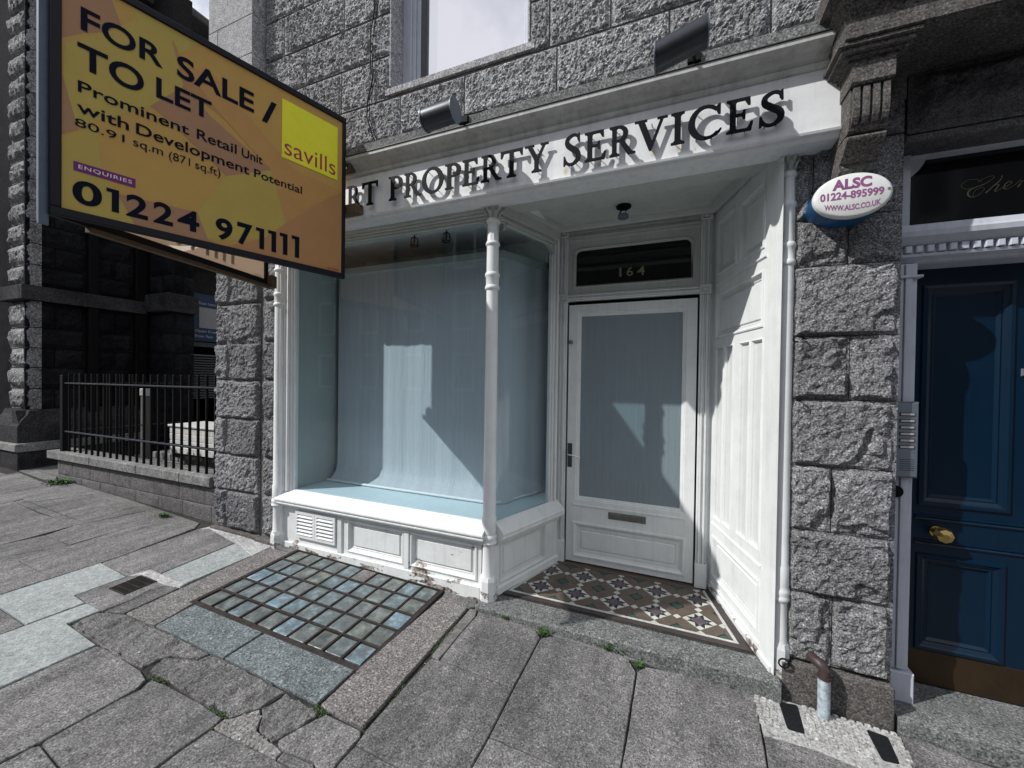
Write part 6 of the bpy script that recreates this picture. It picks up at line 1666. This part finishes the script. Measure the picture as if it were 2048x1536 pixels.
m_ = MB(); m_.box(-7.13, -7.05, 3.24, 3.32, -1.30, -.31, .006); obj('post', m_, plain('post_grey', (.09, .085, .08), .8, var=.25), BP)
m_ = MB(); m_.box(-7.14, -7.04, 3.23, 3.33, -.308, -.20, .01); obj('cap', m_, plain('post_white', (.34, .35, .35), .6), BP)

# ---- dwarf wall and railing
DW = thing('low_wall', 'low grey block wall with concrete coping that carries the black railings', 'wall', (-5.6, 2.5, -1.4))
cx_ = [-7.31, -6.28, -5.32, -4.55, -4.065]
for a, b in zip(cx_[:-1], cx_[1:]):
    m_ = MB(); m_.box(a+.003, b-.003, 2.375, 2.62, -1.068, -.972, .007); obj('coping_stone', m_, M_COPE, DW)
m_ = MB(); m_.box(-7.16, -3.95, 2.433, 2.58, -1.5, -1.07); obj('mortar_core', m_, M_COPE, DW)
xj = [-7.17, -6.80, -6.38, -5.95, -5.52, -5.08, -4.64, -4.22, -3.94]
for k, (a, b) in enumerate(zip(xj[:-1], xj[1:])):
    m_ = rock(FY(2.428), a, b, -1.262, -1.071, amp=.007, margin=.004, ramp_w=.008, res=.02, seed=900+k, back=-.03, mode='punched', fine=.5, gap=.003); obj('block', m_, M_BLOCK, DW, smooth='all')
xj2 = [-6.3, -5.82, -5.42, -5.0, -4.58, -4.12, -3.94]
xj2 = [-7.17, -6.58, -6.15]+xj2[1:]
for k, (a, b) in enumerate(zip(xj2[:-1], xj2[1:])):
    m_ = rock(FY(2.428), a, b, -1.50, -1.266, amp=.007, margin=.004, ramp_w=.008, res=.02, seed=930+k, back=-.03, mode='punched', fine=.5, gap=.003); obj('block', m_, M_BLOCK, DW, smooth='all')
RL_ = thing('railing', 'black iron railing with square bars on the low wall', 'railing', (-5.6, 2.46, -.97))
YR = 2.46
m_ = MB(); m_.box(-7.10, -3.93, YR-.022, YR+.022, -.128, -.112, .002); obj('top_rail', m_, M_IRONB, RL_)
m_ = MB(); m_.box(-7.10, -3.93, YR-.022, YR+.022, -.732, -.716, .002); obj('bottom_rail', m_, M_IRONB, RL_)
m_ = MB(); m_.box(-7.115, -7.045, YR-.035, YR+.035, -.975, -.02, .004); obj('end_post', m_, M_BLACK, RL_)
m_ = MB(); m_.box(-.010, .010, YR-.010, YR+.010, -.975, .0, .003); bme = m_.mesh('bar', M_BLACK)
for k in range(23):
    x = -7.02+.05+k*.1355
    if x > -3.95: break
    link('bar', bme, RL_, (x, 0, 0))
# second railing along the yard path (return from the end post)
RT = thing('return_railing', 'second run of black railing going back from the end post of the yard railing', 'railing', (-7.1, 3.2, -.97))
m_ = MB(); m_.box(-7.09, -7.06, YR+.04, 3.7, -.128, -.112, .002); obj('top_rail', m_, M_IRONB, RT)
m_ = MB(); m_.box(-7.09, -7.06, YR+.04, 3.7, -.732, -.716, .002); obj('bottom_rail', m_, M_IRONB, RT)
m_ = MB(); m_.box(-7.085, -7.065, -.01, .01, -1.29, .0, .003); bm2 = m_.mesh('bar', M_BLACK)
for k in range(9): link('bar', bm2, RT, (0, YR+.13+k*.135, 0))

# ================================================================ ACROSS THE STREET (seen in the shop glass)
def terrace(x0, x1, H, lab, bays, mat, seed):
    T_ = thing('terrace_house', lab, 'building', ((x0+x1)/2, -12.5, -1.6), 'granite houses across the street')
    m_ = MB(); m_.box(x0, x1, -20, -12.3, -2.4, H); w = obj('wall', m_, mat, T_)
    m_ = MB(); m_.extr([(0, -12.1, H), (0, -20.2, H), (0, -16.2, H+2.4)], (x0-.1, 0, 0), (x1+.1, 0, 0)); obj('roof', m_, M_LEAD, T_)
    wdt = (x1-x0)/bays
    wm = MB(); wm.rings(FY(0), -.62, 0, .62, 1.9, [(0, .02), (0, .06), (.09, .06), (.09, .03), (.14, .03), (.14, .0)], fill=False); wme = wm.mesh('window', M_WHITE)
    pm = MB(); pm.box(-.5, .5, -.003, .003, .12, 1.78); pme = pm.mesh('pane', M_TPANE)
    for f in range(3):
        for b in range(bays):
            x = x0+wdt*(b+.5); z = -.6+f*3.0
            fr_ = Fr((0, 0, 0), (-1, 0, 0), (0, 0, 1), (0, 1, 0))
            o_ = link('window', wme, T_, (x, -12.28, z)); o_.rotation_euler = (0, 0, math.pi)
            p_ = link('pane', pme, o_, (0, .012, 0))
terrace(-60, -17, 8.2, 'long row of granite houses opposite, mirrored at the far left edge of the shop window', 14, M_ASH2, 4)
terrace(-16.9, -5.2, 7.4, 'long granite house opposite, seen as a reflection in the left of the shop window', 4, M_ASH2, 1)
terrace(-5.1, 4.5, 6.6, 'granite house opposite, reflected in the middle of the shop window', 4, M_LINT2, 2)
terrace(4.6, 30, 7.8, 'granite house opposite, reflected toward the doorway', 4, M_ASH2, 3)
